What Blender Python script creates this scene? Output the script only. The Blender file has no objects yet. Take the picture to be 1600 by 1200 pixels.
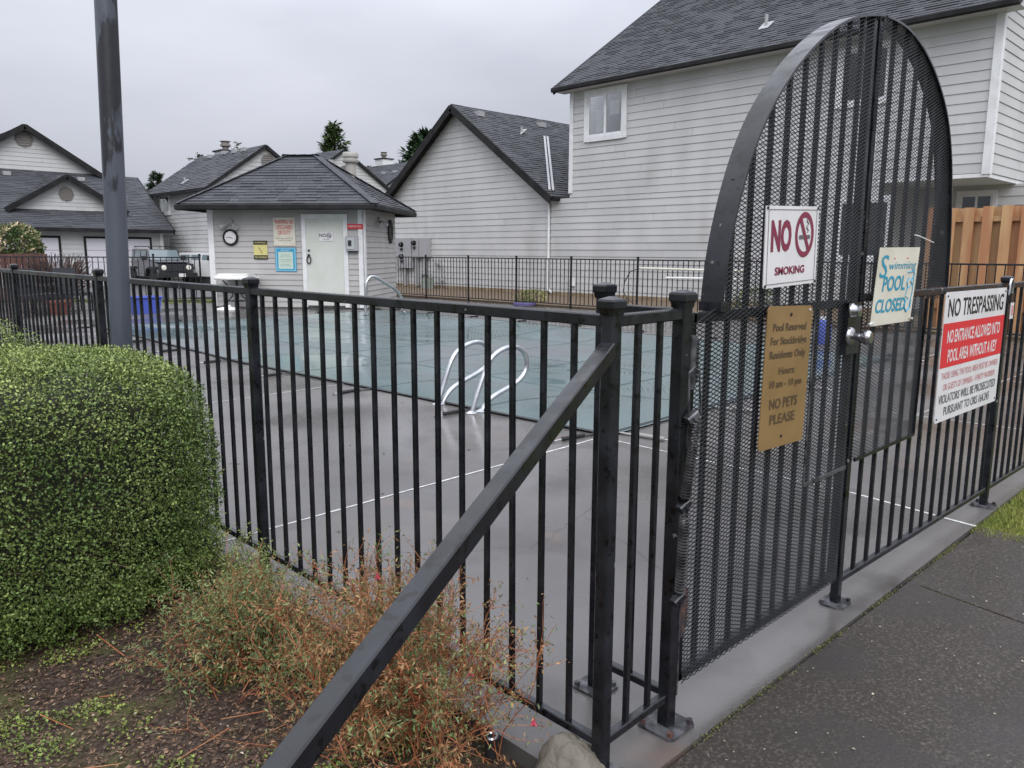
import bpy, math, random
import numpy as np
from mathutils import Vector, Matrix
random.seed(7); rng=np.random.default_rng(7)
SC=bpy.context.scene; COL=SC.collection
R=math.radians
# ------------------------------------------------------------------ camera
EYE=1.40; FPX=1226.0
pitch=math.atan(206/1226.); roll=R(.27); head=R(45.6)
F0=np.array([math.cos(head),math.sin(head),0]); R0=np.array([math.sin(head),-math.cos(head),0]); U0=np.array([0,0,1.])
CF=F0*math.cos(pitch)-U0*math.sin(pitch); CU=U0*math.cos(pitch)+F0*math.sin(pitch)
CR=R0*math.cos(roll)+CU*math.sin(roll); CU=-R0*math.sin(roll)+CU*math.cos(roll)
CC=np.array([0,0,EYE])
cd=bpy.data.cameras.new('camera'); cam=bpy.data.objects.new('camera',cd); COL.objects.link(cam)
cd.sensor_width=36; cd.lens=FPX/1600*36; cd.clip_start=.05; cd.clip_end=2000
cam.matrix_world=Matrix(((CR[0],CU[0],-CF[0],0),(CR[1],CU[1],-CF[1],0),(CR[2],CU[2],-CF[2],EYE),(0,0,0,1)))
SC.camera=cam
# ------------------------------------------------------------------ world, sun, exposure
W=bpy.data.worlds.new('World'); SC.world=W; W.use_nodes=True
nt=W.node_tree; N=nt.nodes; L=nt.links; N.clear()
out=N.new('ShaderNodeOutputWorld'); bg=N.new('ShaderNodeBackground'); L.new(bg.outputs[0],out.inputs[0])
sky=N.new('ShaderNodeTexSky'); sky.sky_type='NISHITA'; sky.sun_disc=False; sky.sun_elevation=R(42); sky.sun_rotation=R(207)
hs=N.new('ShaderNodeHueSaturation'); hs.inputs['Saturation'].default_value=.25; L.new(sky.outputs[0],hs.inputs['Color'])
tc=N.new('ShaderNodeTexCoord'); sep=N.new('ShaderNodeSeparateXYZ'); L.new(tc.outputs['Generated'],sep.inputs[0])
mr=N.new('ShaderNodeMapRange'); mr.inputs[1].default_value=0; mr.inputs[2].default_value=1; mr.inputs[3].default_value=1.0; mr.inputs[4].default_value=5.0; mr.interpolation_type='SMOOTHSTEP'
L.new(sep.outputs['Z'],mr.inputs[0])
mpn=N.new('ShaderNodeMapping'); mpn.inputs['Scale'].default_value=(1.2,1.2,3.2); L.new(tc.outputs['Generated'],mpn.inputs[0])
nz=N.new('ShaderNodeTexNoise'); nz.inputs['Scale'].default_value=1.6; nz.inputs['Detail'].default_value=5; nz.inputs['Roughness'].default_value=.5; L.new(mpn.outputs[0],nz.inputs['Vector'])
cr=N.new('ShaderNodeValToRGB'); cr.color_ramp.elements[0].position=.34; cr.color_ramp.elements[0].color=(3.45,3.62,4.25,1)
cr.color_ramp.elements[1].position=.68; cr.color_ramp.elements[1].color=(4.6,4.75,5.4,1); L.new(nz.outputs[0],cr.inputs[0])
mul=N.new('ShaderNodeVectorMath'); mul.operation='SCALE'; warm=N.new('ShaderNodeMix'); warm.data_type='RGBA'; warm.blend_type='MULTIPLY'; L.new(sep.outputs['Z'],warm.inputs[0]); warm.inputs[7].default_value=(1.0,.99,.93,1); L.new(cr.outputs[0],warm.inputs[6])
L.new(warm.outputs[2],mul.inputs[0]); L.new(mr.outputs[0],mul.inputs['Scale'])
mx=N.new('ShaderNodeMix'); mx.data_type='RGBA'; mx.inputs[0].default_value=.9; L.new(hs.outputs[0],mx.inputs[6]); L.new(mul.outputs[0],mx.inputs[7])
L.new(mx.outputs[2],bg.inputs[0]); bg.inputs[1].default_value=.12
sd=bpy.data.lights.new('sun','SUN'); sd.energy=1.5; sd.angle=R(40); sd.color=(1,.97,.93); sun=bpy.data.objects.new('sun',sd); COL.objects.link(sun)
el=R(42); az=R(243); dirv=Vector((math.cos(az)*math.cos(el),math.sin(az)*math.cos(el),math.sin(el))); sun.rotation_euler=dirv.to_track_quat('Z','Y').to_euler()
SC.view_settings.view_transform='Standard'; SC.view_settings.look='None'; SC.view_settings.exposure=0.0; SC.view_settings.gamma=1
SC.view_settings.use_curve_mapping=False
SC.cycles.max_bounces=6; SC.cycles.transparent_max_bounces=16
# ------------------------------------------------------------------ pixel rays used to place things on real planes
def ray(x,y): return CF+(x-800)/FPX*CR-(y-600)/FPX*CU
def hit(x,y,p0,n):
    r=ray(x,y); p0=np.array(p0,float); n=np.array(n,float); return CC+((p0-CC)@n)/(r@n)*r
def gnd(x,y,z=0): return hit(x,y,(0,0,z),(0,0,1))
def onX(x,y,X): return hit(x,y,(X,0,0),(1,0,0))
def onY(x,y,Y): return hit(x,y,(0,Y,0),(0,1,0))
# ------------------------------------------------------------------ materials
MATS={}
def mat(name,col,rough=.6,col2=None,scale=8,detail=4,lo=.4,hi=.6,bump=0,bscale=None,metal=0,spec=.5,rough2=None,rscale=None,stretch=(1,1,1),tone=.6,objrand=0,trans=0,col3=None,scale3=2,lo3=.5,hi3=.6,coat=0,bdist=.01,sub=0,alpha=1,col4=None,scale4=50,lo4=.72,hi4=.74):
    if name in MATS: return MATS[name]
    m=bpy.data.materials.new(name); MATS[name]=m; m.use_nodes=True; nt=m.node_tree; N=nt.nodes; L=nt.links; N.clear()
    o=N.new('ShaderNodeOutputMaterial'); b=N.new('ShaderNodeBsdfPrincipled'); L.new(b.outputs[0],o.inputs[0])
    b.inputs['Metallic'].default_value=metal; b.inputs['Roughness'].default_value=rough; b.inputs['Specular IOR Level'].default_value=spec
    if trans: b.inputs['Transmission Weight'].default_value=trans
    if coat: b.inputs['Coat Weight'].default_value=coat; b.inputs['Coat Roughness'].default_value=.1
    t=N.new('ShaderNodeTexCoord'); mp=N.new('ShaderNodeMapping'); mp.inputs['Scale'].default_value=stretch; L.new(t.outputs['Object'],mp.inputs[0])
    def noise(sc,det,lo,hi):
        n=N.new('ShaderNodeTexNoise'); n.inputs['Scale'].default_value=sc; n.inputs['Detail'].default_value=det; L.new(mp.outputs[0],n.inputs['Vector'])
        r=N.new('ShaderNodeMapRange'); r.inputs[1].default_value=lo; r.inputs[2].default_value=hi; r.clamp=True; L.new(n.outputs[0],r.inputs[0]); return n,r
    rgb=N.new('ShaderNodeRGB'); rgb.outputs[0].default_value=(*col,1); cur=rgb.outputs[0]
    if col2:
        n,r=noise(scale,detail,lo,hi); x=N.new('ShaderNodeMix'); x.data_type='RGBA'; L.new(r.outputs[0],x.inputs[0]); L.new(cur,x.inputs[6]); x.inputs[7].default_value=(*col2,1); cur=x.outputs[2]
    if col3:
        n,r=noise(scale3,5,lo3,hi3); x=N.new('ShaderNodeMix'); x.data_type='RGBA'; L.new(r.outputs[0],x.inputs[0]); L.new(cur,x.inputs[6]); x.inputs[7].default_value=(*col3,1); cur=x.outputs[2]
    if col4:
        n,r=noise(scale4,4,lo4,hi4); x=N.new('ShaderNodeMix'); x.data_type='RGBA'; L.new(r.outputs[0],x.inputs[0]); L.new(cur,x.inputs[6]); x.inputs[7].default_value=(*col4,1); cur=x.outputs[2]
    at=N.new('ShaderNodeAttribute'); at.attribute_name='tone'
    ma=N.new('ShaderNodeMath'); ma.operation='MULTIPLY_ADD'; L.new(at.outputs['Fac'],ma.inputs[0]); ma.inputs[1].default_value=tone; ma.inputs[2].default_value=1; f=ma.outputs[0]
    if objrand:
        oi=N.new('ShaderNodeObjectInfo'); m2=N.new('ShaderNodeMath'); m2.operation='MULTIPLY_ADD'; L.new(oi.outputs['Random'],m2.inputs[0]); m2.inputs[1].default_value=objrand; m2.inputs[2].default_value=1-objrand/2
        m3=N.new('ShaderNodeMath'); m3.operation='MULTIPLY'; L.new(f,m3.inputs[0]); L.new(m2.outputs[0],m3.inputs[1]); f=m3.outputs[0]
    vs=N.new('ShaderNodeVectorMath'); vs.operation='SCALE'; L.new(cur,vs.inputs[0]); L.new(f,vs.inputs['Scale']); L.new(vs.outputs[0],b.inputs['Base Color'])
    if rough2 is not None:
        n,r=noise(rscale or 2,4,.42,.58); r.inputs[3].default_value=rough; r.inputs[4].default_value=rough2; L.new(r.outputs[0],b.inputs['Roughness'])
    if bump:
        n,r=noise(bscale or scale*3,5,0,1); bp=N.new('ShaderNodeBump'); bp.inputs['Strength'].default_value=bump; bp.inputs['Distance'].default_value=bdist; L.new(r.outputs[0],bp.inputs['Height']); L.new(bp.outputs[0],b.inputs['Normal'])
    return m
def leafmat(name,col,col2,rough=.45):
    m=mat(name,col,rough,col2=col2,scale=3,lo=.35,hi=.65,tone=1.1,spec=.35)
    return m
BLACK=mat('black_painted_steel',(.007,.0076,.0105),.20,col2=(.018,.020,.027),scale=9,lo=.45,hi=.75,bump=.25,bscale=60,rough2=.40,rscale=14,spec=.5,objrand=.35,bdist=.002,col3=(.001,.001,.0015),scale3=34,lo3=.60,hi3=.62,col4=(.17,.155,.145),scale4=26,lo4=.715,hi4=.73)
MESHM=mat('black_expanded_metal',(.011,.012,.014),.40,col2=(.024,.026,.032),scale=6,spec=.35)
GALV=mat('worn_scraped_steel',(.14,.14,.15),.42,col2=(.03,.03,.035),scale=22,lo=.4,hi=.6,metal=.5,bump=.2,bscale=80,bdist=.002)
SPRM=mat('grimy_spring_steel',(.05,.05,.055),.35,metal=.6,col2=(.13,.13,.135),scale=20)
RUST=mat('rusty_steel',(.11,.05,.035),.7,col2=(.03,.025,.03),scale=20,bump=.3)
CHROME=mat('brushed_chrome',(.62,.62,.63),.22,metal=1,col2=(.45,.45,.46),scale=12)
RAILM=mat('stainless_tube',(.56,.57,.59),.28,metal=.9,col2=(.44,.45,.47),scale=10)
CONC=mat('wet_deck_concrete',(.082,.077,.074),.12,col2=(.130,.123,.118),scale=.9,detail=9,lo=.36,hi=.64,bump=.16,bscale=70,rough2=.40,rscale=.7,spec=.45,col3=(.058,.053,.050),scale3=2.1,lo3=.56,hi3=.74,col4=(.15,.105,.085),scale4=1.3,lo4=.63,hi4=.75,bdist=.004)
CURBM=mat('wet_curb_concrete',(.085,.078,.071),.12,col2=(.135,.122,.11),scale=1.6,detail=6,lo=.4,hi=.62,bump=.12,bscale=110,rough2=.34,rscale=1.3,col3=(.15,.105,.09),scale3=1.4,lo3=.6,hi3=.72,bdist=.003)
PATH=mat('wet_aggregate_path',(.034,.028,.0235),.40,spec=.35,col2=(.085,.072,.060),scale=95,detail=3,lo=.50,hi=.68,bump=.5,bscale=100,rough2=.6,rscale=3,col3=(.038,.034,.032),scale3=1.6,lo3=.48,hi3=.62,bdist=.005)
ASPH=mat('wet_asphalt',(.07,.07,.072),.35,col2=(.10,.10,.10),scale=30,bump=.2)
SOIL=mat('damp_dark_soil',(.034,.023,.018),.85,col2=(.085,.060,.046),scale=60,detail=6,lo=.45,hi=.62,bump=.7,bscale=90,bdist=.01,spec=.2,col3=(.075,.080,.028),scale3=5,lo3=.50,hi3=.70)
GRASSG=mat('grass_ground',(.045,.065,.02),.9,col2=(.07,.08,.03),scale=4,bump=.4)
MULCH=mat('bark_mulch_bed',(.10,.07,.045),.9,col2=(.16,.115,.07),scale=18,bump=.6)
SIDE=mat('grey_lap_siding',(.455,.458,.454),.5,col2=(.505,.505,.50),scale=1.1,detail=6,objrand=.07,bump=.08,bscale=120,stretch=(1,1,.45),bdist=.003,col3=(.37,.36,.345),scale3=.9,lo3=.58,hi3=.85)
SIDE2=mat('grey_lap_siding_shed',(.39,.38,.37),.5,col2=(.43,.42,.41),scale=1.3,objrand=.08,bump=.08,bscale=120,bdist=.003)
TRIM=mat('white_trim_paint',(.74,.745,.75),.45,col2=(.66,.665,.67),scale=4)
BARGE=mat('charcoal_fascia_paint',(.012,.012,.013),.6,spec=.2,col2=(.022,.0215,.022),scale=3,objrand=.1)
SHING=mat('charcoal_asphalt_shingle',(.046,.049,.056),.8,col2=(.084,.088,.098),scale=45,lo=.35,hi=.7,bump=.6,bscale=120,tone=.42,spec=.35)
GLASS=mat('window_glass',(.72,.76,.76),.02,spec=.9,trans=1,tone=0)
DARK=mat('dark_interior',(.02,.02,.022),.7)
BLIND=mat('white_blind_slats',(.6,.6,.58),.6)
DOORM=mat('pale_green_door_paint',(.56,.58,.53),.45,col2=(.60,.62,.575),scale=2)
WHITE=mat('white_plastic',(.78,.78,.77),.4,col2=(.68,.68,.66),scale=5)
SIGNW=mat('white_sign_face',(.70,.69,.70),.38,col2=(.63,.62,.63),scale=5)
CREAM=mat('cream_sign_face',(.68,.655,.56),.45,col2=(.60,.57,.47),scale=6)
BRONZE=mat('bronze_brown_plaque',(.31,.195,.082),.40,col2=(.25,.155,.062),scale=4,metal=.25,bump=.08)
PLTXT=mat('plaque_dark_lettering',(.085,.055,.030),.5)
MAROON=mat('maroon_print',(.20,.018,.05),.5)
RED=mat('red_print',(.60,.022,.03),.5); REDF=mat('faded_red_print',(.55,.20,.20),.6)
INK=mat('black_print',(.015,.015,.017),.5); INKF=mat('faded_black_print',(.10,.10,.10),.6)
TEAL=mat('teal_print',(.02,.28,.42),.5); NAVY=mat('blue_print',(.03,.30,.50),.5); YEL=mat('yellow_sign_face',(.62,.56,.22),.5)
COVER=mat('teal_wet_pool_cover',(.085,.135,.138),.10,col2=(.118,.163,.166),scale=.35,detail=3,lo=.35,hi=.65,bump=.05,bscale=3,rough2=.34,rscale=.35,bdist=.02,spec=.5,col3=(.12,.132,.138),scale3=.3,lo3=.5,hi3=.62)
STRAP=mat('black_webbing_strap',(.012,.013,.015),.55)
WOOD=mat('cedar_fence_wood',(.34,.155,.07),.65,col2=(.44,.27,.13),scale=6,detail=5,stretch=(1,1,.12),objrand=.45,bump=.15,bscale=30)
WOODR=mat('red_brown_stained_wood',(.10,.045,.035),.7,col2=(.14,.065,.048),scale=5,stretch=(1,1,.15),objrand=.3)
POLEM=mat('slate_painted_pole',(.058,.066,.088),.38,col2=(.074,.084,.108),scale=3,col3=(.012,.013,.018),scale3=1.9,lo3=.515,hi3=.53,stretch=(2.2,2.2,.55),bump=.15,bscale=25,spec=.5)
ROCKM=mat('tan_boulder',(.135,.12,.095),.75,col2=(.18,.165,.13),scale=7,bump=.9,bscale=40,bdist=.012,col3=(.10,.085,.06),scale3=5,lo3=.5,hi3=.65)
HEDGE=leafmat('boxwood_leaf',(.068,.115,.026),(.13,.185,.048)); HEDGE2=leafmat('boxwood_pale_leaf',(.17,.235,.065),(.26,.31,.095))
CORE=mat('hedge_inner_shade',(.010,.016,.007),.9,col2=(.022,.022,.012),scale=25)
TWIG=mat('grey_brown_twig',(.12,.085,.055),.7); RTWIG=mat('red_brown_stem',(.33,.095,.04),.6,col2=(.40,.18,.085),scale=12,tone=.8)
FUL=leafmat('olive_shrub_leaf',(.085,.13,.045),(.18,.21,.08)); FUL2=leafmat('tan_shrub_leaf',(.23,.115,.05),(.31,.18,.08)); PINK=mat('pink_flower',(.55,.05,.10),.5)
NEED=leafmat('conifer_needle',(.018,.042,.020),(.035,.065,.022),.6); NEEDB=leafmat('bright_conifer_needle',(.03,.065,.018),(.075,.11,.028),.6); BARK=mat('brown_bark',(.07,.05,.035),.9)
PHOT=leafmat('shrub_green_leaf',(.05,.09,.03),(.12,.15,.05)); PHOT2=leafmat('shrub_cream_leaf',(.42,.36,.20),(.5,.42,.28))
CLOV=leafmat('clover_leaf',(.12,.17,.035),(.22,.25,.06)); BLADE=leafmat('grass_blade',(.15,.20,.04),(.30,.31,.085))
LITT=mat('brown_leaf_litter',(.10,.055,.035),.8,col2=(.17,.11,.07),scale=40,tone=1.3); PALE=mat('pale_leaf_litter',(.36,.31,.24),.7,tone=1.0)
MOSS=mat('moss',(.10,.12,.03),.95,col2=(.16,.14,.06),scale=60)
CARK=mat('dark_grey_car_paint',(.035,.037,.042),.3,coat=.6); CARW=mat('white_car_paint',(.7,.7,.69),.3,coat=.6); TYRE=mat('black_rubber',(.02,.02,.02),.8); CGLASS=mat('car_glass',(.16,.20,.22),.1,spec=.8); LAMP=mat('headlamp_lens',(.7,.68,.6),.15); CARS=mat('silver_hood_paint',(.22,.23,.25),.35,coat=.4)
BLUEP=mat('blue_plastic',(.06,.10,.45),.5); TERRA=mat('terracotta',(.16,.050,.032),.7); MGREY=mat('grey_utility_enamel',(.33,.33,.34),.5); GREEN=mat('green_grey_pedestal',(.25,.28,.25),.6)
BEIGE=mat('beige_sheet_metal',(.36,.35,.32),.5); VENTM=mat('grey_louvre_paint',(.20,.18,.17),.6); LINEW=mat('white_joint_sealant',(.60,.60,.58),.6,col2=(.42,.42,.41),scale=25)
GARD=mat('white_garage_panel',(.62,.61,.66),.5); DKFAB=mat('dark_outdoor_fabric',(.025,.025,.03),.8)
# ------------------------------------------------------------------ object helpers
def reg(o,label=None,cat=None,group=None,kind=None):
    if label: o['label']=label
    if cat: o['category']=cat
    if group: o['group']=group
    if kind: o['kind']=kind
    return o
MW={}
def thing(name,label,cat,loc=(0,0,0),rz=0,group=None,rxy=None):
    o=bpy.data.objects.new(name,None); COL.objects.link(o); o.location=loc; o.rotation_euler=(0,0,rz); o.empty_display_size=.2
    MW[o.name]=Matrix.Translation(Vector(loc))@Matrix.Rotation(rz,4,'Z')
    return reg(o,label,cat,group)
def link(name,me,parent=None,loc=(0,0,0),rot=(0,0,0)):
    o=bpy.data.objects.new(name,me); COL.objects.link(o); o.parent=parent; o.location=loc; o.rotation_euler=rot; return o
def mw(o):
    if o is None: return Matrix.Identity(4)
    return MW.get(o.name,Matrix.Identity(4))
def dup(o,parent=None,loc=None,rz=None,label=None):
    c=o.copy(); COL.objects.link(c); c.parent=parent
    if loc is not None: c.location=loc
    if rz is not None: c.rotation_euler=(0,0,rz)
    if label: c['label']=label
    for ch in [x for x in bpy.data.objects if x.parent==o]: dup(ch,c)
    return c
class MB:
    """collects faces given in world space (or local space with world=False) and links them as one object"""
    def __init__(s): s.v=[]; s.f=[]; s.t=[]; s.tone=0; s.m=[]; s.mi=0
    def add(s,vs,fs):
        n=len(s.v); s.v+= [tuple(map(float,v)) for v in vs]; s.f+=[tuple(n+i for i in f) for f in fs]; s.t+=[s.tone]*len(fs); s.m+=[s.mi]*len(fs); return s
    def box(s,a,b):
        x0,y0,z0=a; x1,y1,z1=b
        return s.add([(x0,y0,z0),(x1,y0,z0),(x1,y1,z0),(x0,y1,z0),(x0,y0,z1),(x1,y0,z1),(x1,y1,z1),(x0,y1,z1)],[(3,2,1,0),(4,5,6,7),(0,1,5,4),(1,2,6,5),(2,3,7,6),(3,0,4,7)])
    def cb(s,c,sz): return s.box([c[i]-sz[i]/2 for i in range(3)],[c[i]+sz[i]/2 for i in range(3)])
    def bar(s,p,q,w,h,up=(0,0,1),ch=0.0):
        p=Vector(p);q=Vector(q);d=(q-p).normalized();u=Vector(up); r=d.cross(u)
        if r.length<1e-4: r=Vector((1,0,0))
        r.normalize(); u=r.cross(d)
        if ch: pr=[(w/2,h/2-ch),(w/2-ch,h/2),(-w/2+ch,h/2),(-w/2,h/2-ch),(-w/2,-h/2+ch),(-w/2+ch,-h/2),(w/2-ch,-h/2),(w/2,-h/2+ch)]
        else: pr=[(w/2,h/2),(-w/2,h/2),(-w/2,-h/2),(w/2,-h/2)]
        n=len(pr); vs=[p+r*a+u*b for a,b in pr]+[q+r*a+u*b for a,b in pr]
        return s.add(vs,[tuple(range(n)),tuple(reversed(range(n,2*n)))]+[(i,i+n,(i+1)%n+n,(i+1)%n) for i in range(n)])
    def tube(s,pts,r,n=8,closed=False,r1=None,cap=True):
        pts=[Vector(p) for p in pts]; k=len(pts); b=len(s.v); prev=None; vs=[];fs=[]
        for i,p in enumerate(pts):
            if closed: d=pts[(i+1)%k]-pts[i-1]
            else: d=pts[min(i+1,k-1)]-pts[max(i-1,0)]
            d.normalize()
            if prev is None:
                a=Vector((0,0,1)) if abs(d.z)<.9 else Vector((1,0,0)); x=d.cross(a).normalized()
            else: x=(prev-d*prev.dot(d)).normalized()
            prev=x; y=d.cross(x); rr=r if r1 is None else r+(r1-r)*i/(k-1)
            for j in range(n):
                a=2*math.pi*j/n; vs.append(p+x*math.cos(a)*rr+y*math.sin(a)*rr)
        for i in range(k if closed else k-1):
            for j in range(n): a=i*n+j;b2=i*n+(j+1)%n;c=((i+1)%k)*n+(j+1)%n;d2=((i+1)%k)*n+j; fs.append((a,b2,c,d2))
        if not closed and cap: fs+= [tuple(reversed(range(n))),tuple((k-1)*n+j for j in range(n))]
        return s.add(vs,fs)
    def cyl(s,p,q,r,n=16,r1=None): return s.tube([p,q],r,n,r1=r1)
    def lathe(s,o,prof,n=20,axis=(0,0,1)):
        o=Vector(o);a=Vector(axis).normalized(); t=Vector((1,0,0)) if abs(a.x)<.9 else Vector((0,1,0)); x=a.cross(t).normalized(); y=a.cross(x); vs=[];fs=[]
        for r,h in prof:
            for j in range(n): g=2*math.pi*j/n; vs.append(o+a*h+x*math.cos(g)*r+y*math.sin(g)*r)
        for i in range(len(prof)-1):
            for j in range(n): fs.append((i*n+j,i*n+(j+1)%n,(i+1)*n+(j+1)%n,(i+1)*n+j))
        fs+=[tuple(reversed(range(n))),tuple((len(prof)-1)*n+j for j in range(n))]
        return s.add(vs,fs)
    def prism(s,poly,off):
        n=len(poly); off=np.array(off,float); P=[np.array(p,float) for p in poly]
        return s.add(P+[p+off for p in P],[tuple(range(n)),tuple(reversed(range(n,2*n)))]+[(i,i+n,(i+1)%n+n,(i+1)%n) for i in range(n)])
    def build(s,name,m,parent=None,world=True,smooth=False,fix=True):
        me=bpy.data.meshes.new(name); vs=s.v
        if world and parent is not None:
            inv=mw(parent).inverted(); vs=[tuple(inv@Vector(v)) for v in vs]
        me.from_pydata(vs,[],s.f)
        for mm in (m if isinstance(m,(list,tuple)) else [m]): me.materials.append(mm)
        if any(s.m): me.polygons.foreach_set('material_index',s.m)
        if any(s.t): a=me.attributes.new('tone','FLOAT','FACE'); a.data.foreach_set('value',s.t)
        if smooth:
            me.polygons.foreach_set('use_smooth',[True]*len(me.polygons))
            try: me.set_sharp_from_angle(angle=R(40))
            except Exception: pass
        me.validate(); o=link(name,me,parent)
        if parent is not None: MW.setdefault(o.name,mw(parent))
        return o
class Fr:
    """a flat frame: origin, in-plane axes U and V, outward normal"""
    def __init__(s,O,U,V=(0,0,1),N=None):
        s.O=np.array(O,float); s.U=np.array(U,float); s.U/=np.linalg.norm(s.U); s.V=np.array(V,float); s.V/=np.linalg.norm(s.V); s.N=np.cross(s.U,s.V) if N is None else np.array(N,float)
    def p(s,u,v,d=0): return s.O+s.U*u+s.V*v+s.N*d
    def uv(s,x,y): h=hit(x,y,s.O,s.N)-s.O; return float(h@s.U),float(h@s.V)
    def box(s,mb,u0,v0,u1,v1,d0,d1): return mb.prism([s.p(u0,v0,d0),s.p(u1,v0,d0),s.p(u1,v1,d0),s.p(u0,v1,d0)],s.N*(d1-d0))
def npmesh(name,V,Fc,m,parent=None,tone=None):
    me=bpy.data.meshes.new(name); V=np.asarray(V,np.float32); Fc=np.asarray(Fc,np.int32); k=Fc.shape[1]
    if parent is not None:
        M=np.array(mw(parent).inverted()); V=V@M[:3,:3].T.astype(np.float32)+M[:3,3].astype(np.float32)
    me.vertices.add(len(V)); me.vertices.foreach_set('co',V.ravel()); me.loops.add(Fc.size); me.loops.foreach_set('vertex_index',Fc.ravel())
    me.polygons.add(len(Fc)); me.polygons.foreach_set('loop_start',np.arange(0,Fc.size,k,dtype=np.int32)); me.polygons.foreach_set('loop_total',np.full(len(Fc),k,np.int32))
    me.materials.append(m); me.update(calc_edges=True)
    if tone is not None: a=me.attributes.new('tone','FLOAT','FACE'); a.data.foreach_set('value',np.asarray(tone,np.float32))
    return link(name,me,parent)
def nrm(a): return a/(np.linalg.norm(a,axis=-1,keepdims=True)+1e-9)
def leaves(name,P,D,Nn,Ln,Wd,m,parent=None,tone=None,fold=.25):
    P=np.asarray(P);D=nrm(D);S=nrm(np.cross(D,Nn));Nv=np.cross(S,D); n=len(P); Ln=np.broadcast_to(Ln,(n,))[:,None]; Wd=np.broadcast_to(Wd,(n,))[:,None]
    a=P; t=P+D*Ln; mid=P+D*Ln*.5; l=mid+S*Wd/2+Nv*Wd*fold; r=mid-S*Wd/2+Nv*Wd*fold
    V=np.stack([a,l,t,r],1).reshape(-1,3); i=np.arange(n)[:,None]*4; Fc=np.concatenate([np.hstack([i,i+2,i+1]),np.hstack([i,i+3,i+2])],1).reshape(-1,3)
    if tone is None: tone=rng.uniform(-.5,.5,n)
    return npmesh(name,V,Fc,m,parent,np.repeat(tone,2))
def sticks(name,A,B,ra,rb,m,parent=None,k=4,tone=None):
    A=np.asarray(A,float);B=np.asarray(B,float); D=nrm(B-A); T=np.where(np.abs(D[:,2:3])<.9,np.array([[0,0,1.]]),np.array([[1.,0,0]])); X=nrm(np.cross(D,T)); Y=np.cross(D,X); n=len(A)
    ra=np.broadcast_to(ra,(n,))[:,None]; rb=np.broadcast_to(rb,(n,))[:,None]; vs=[]
    for c,rr in ((A,ra),(B,rb)):
        for j in range(k): g=2*math.pi*j/k; vs.append(c+X*math.cos(g)*rr+Y*math.sin(g)*rr)
    V=np.stack(vs,1).reshape(-1,3); i=np.arange(n)[:,None]*2*k; Fc=np.concatenate([np.hstack([i+j,i+(j+1)%k,i+(j+1)%k+k,i+j+k]) for j in range(k)],1).reshape(-1,4)
    return npmesh(name,V,Fc,m,parent,None if tone is None else np.repeat(tone,k))
def lump(P,s=1.0,seed=0):
    x,y,z=P[:,0]*s+seed,P[:,1]*s+seed*1.7,P[:,2]*s-seed
    return (np.sin(x*2.1+np.sin(y*1.7+z))+np.sin(y*2.6+np.sin(z*2.2+x*.7))+np.sin(z*3.1+np.sin(x*2.9)))/3
def text(parent,s,fr,u,v,h,m,w=None,shear=0,bold=0,d=.0015,align='c',name='lettering',world=True,rot=0,ext=.0004):
    c=bpy.data.curves.new('t','FONT'); c.body=s; c.size=1; c.extrude=0; c.offset=bold; c.resolution_u=3
    o=bpy.data.objects.new('t',c); me=bpy.data.meshes.new_from_object(o); n=len(me.vertices); a=np.zeros(n*3); me.vertices.foreach_get('co',a); a=a.reshape(-1,3)
    mn,mxx=a.min(0),a.max(0); bh=.70; sx=sy=h/bh
    if w: sx=w/(mxx[0]-mn[0])
    x=(a[:,0]-(mn[0]+mxx[0])/2)*sx if align=='c' else (a[:,0]-mn[0])*sx
    y=a[:,1]*sy; x=x+shear*y; cr_,sr_=math.cos(rot),math.sin(rot); x,y=x*cr_-y*sr_,x*sr_+y*cr_
    P=fr.O+np.outer(u+x,fr.U)+np.outer(v+y,fr.V)+fr.N*d
    inv=np.array(mw(parent).inverted()); P=P@inv[:3,:3].T+inv[:3,3]
    me.vertices.foreach_set('co',P.ravel()); me.materials.clear(); me.materials.append(m); me.update(); me.name=name
    bpy.data.objects.remove(o); bpy.data.curves.remove(c)
    q=link(name,me,parent); return q
def clip(poly,nv,c):  # keep poly where dot(p,nv)<=c, 2D
    o=[];k=len(poly)
    for i in range(k):
        a=poly[i];b=poly[(i+1)%k];da=a[0]*nv[0]+a[1]*nv[1]-c;db=b[0]*nv[0]+b[1]*nv[1]-c
        if da<=0:o.append(a)
        if (da<0<db) or (db<0<da): t=da/(da-db);o.append((a[0]+t*(b[0]-a[0]),a[1]+t*(b[1]-a[1])))
    return o
def siding(parent,fr,poly,exp,m,back=True,z0=None,name='siding_board',th=.022):
    """lap boards: every course is one board, thick at its lower edge"""
    zs=[p[1] for p in poly]; z=min(zs) if z0 is None else z0
    if back:
        mb=MB(); mb.prism([fr.p(u,v,-.012) for u,v in poly],fr.N*-.1); mb.build('wall',m,parent)
    while z<max(zs)-.01:
        q=clip(clip(poly,(0,-1),-z),(0,1),z+exp)
        if len(q)>2:
            ua=min(p[0] for p in q); ub=max(p[0] for p in q); cuts=[ua]; c_=ua+random.uniform(1.2,4.6)
            while c_<ub-.8: cuts.append(c_); c_+=4.88
            cuts.append(ub)
            for a_,b_ in zip(cuts[:-1],cuts[1:]):
                g_=.003 if len(cuts)>2 else 0; k_=clip(clip(q,(-1,0),-(a_+(g_ if a_>ua else 0))),(1,0),b_-(g_ if b_<ub else 0))
                if len(k_)<3: continue
                vs=[];n=len(k_); j_=random.uniform(-.0012,.0012)
                for u,v in k_: vs.append(fr.p(u,v,th+j_-(v-z)/exp*(th-.004)))
                for u,v in k_: vs.append(fr.p(u,v,-.010))
                mb=MB(); mb.add(vs,[tuple(range(n))]+[(i,i+n,(i+1)%n+n,(i+1)%n) for i in range(n)]); mb.build(name,m,parent)
        z+=exp
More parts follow.
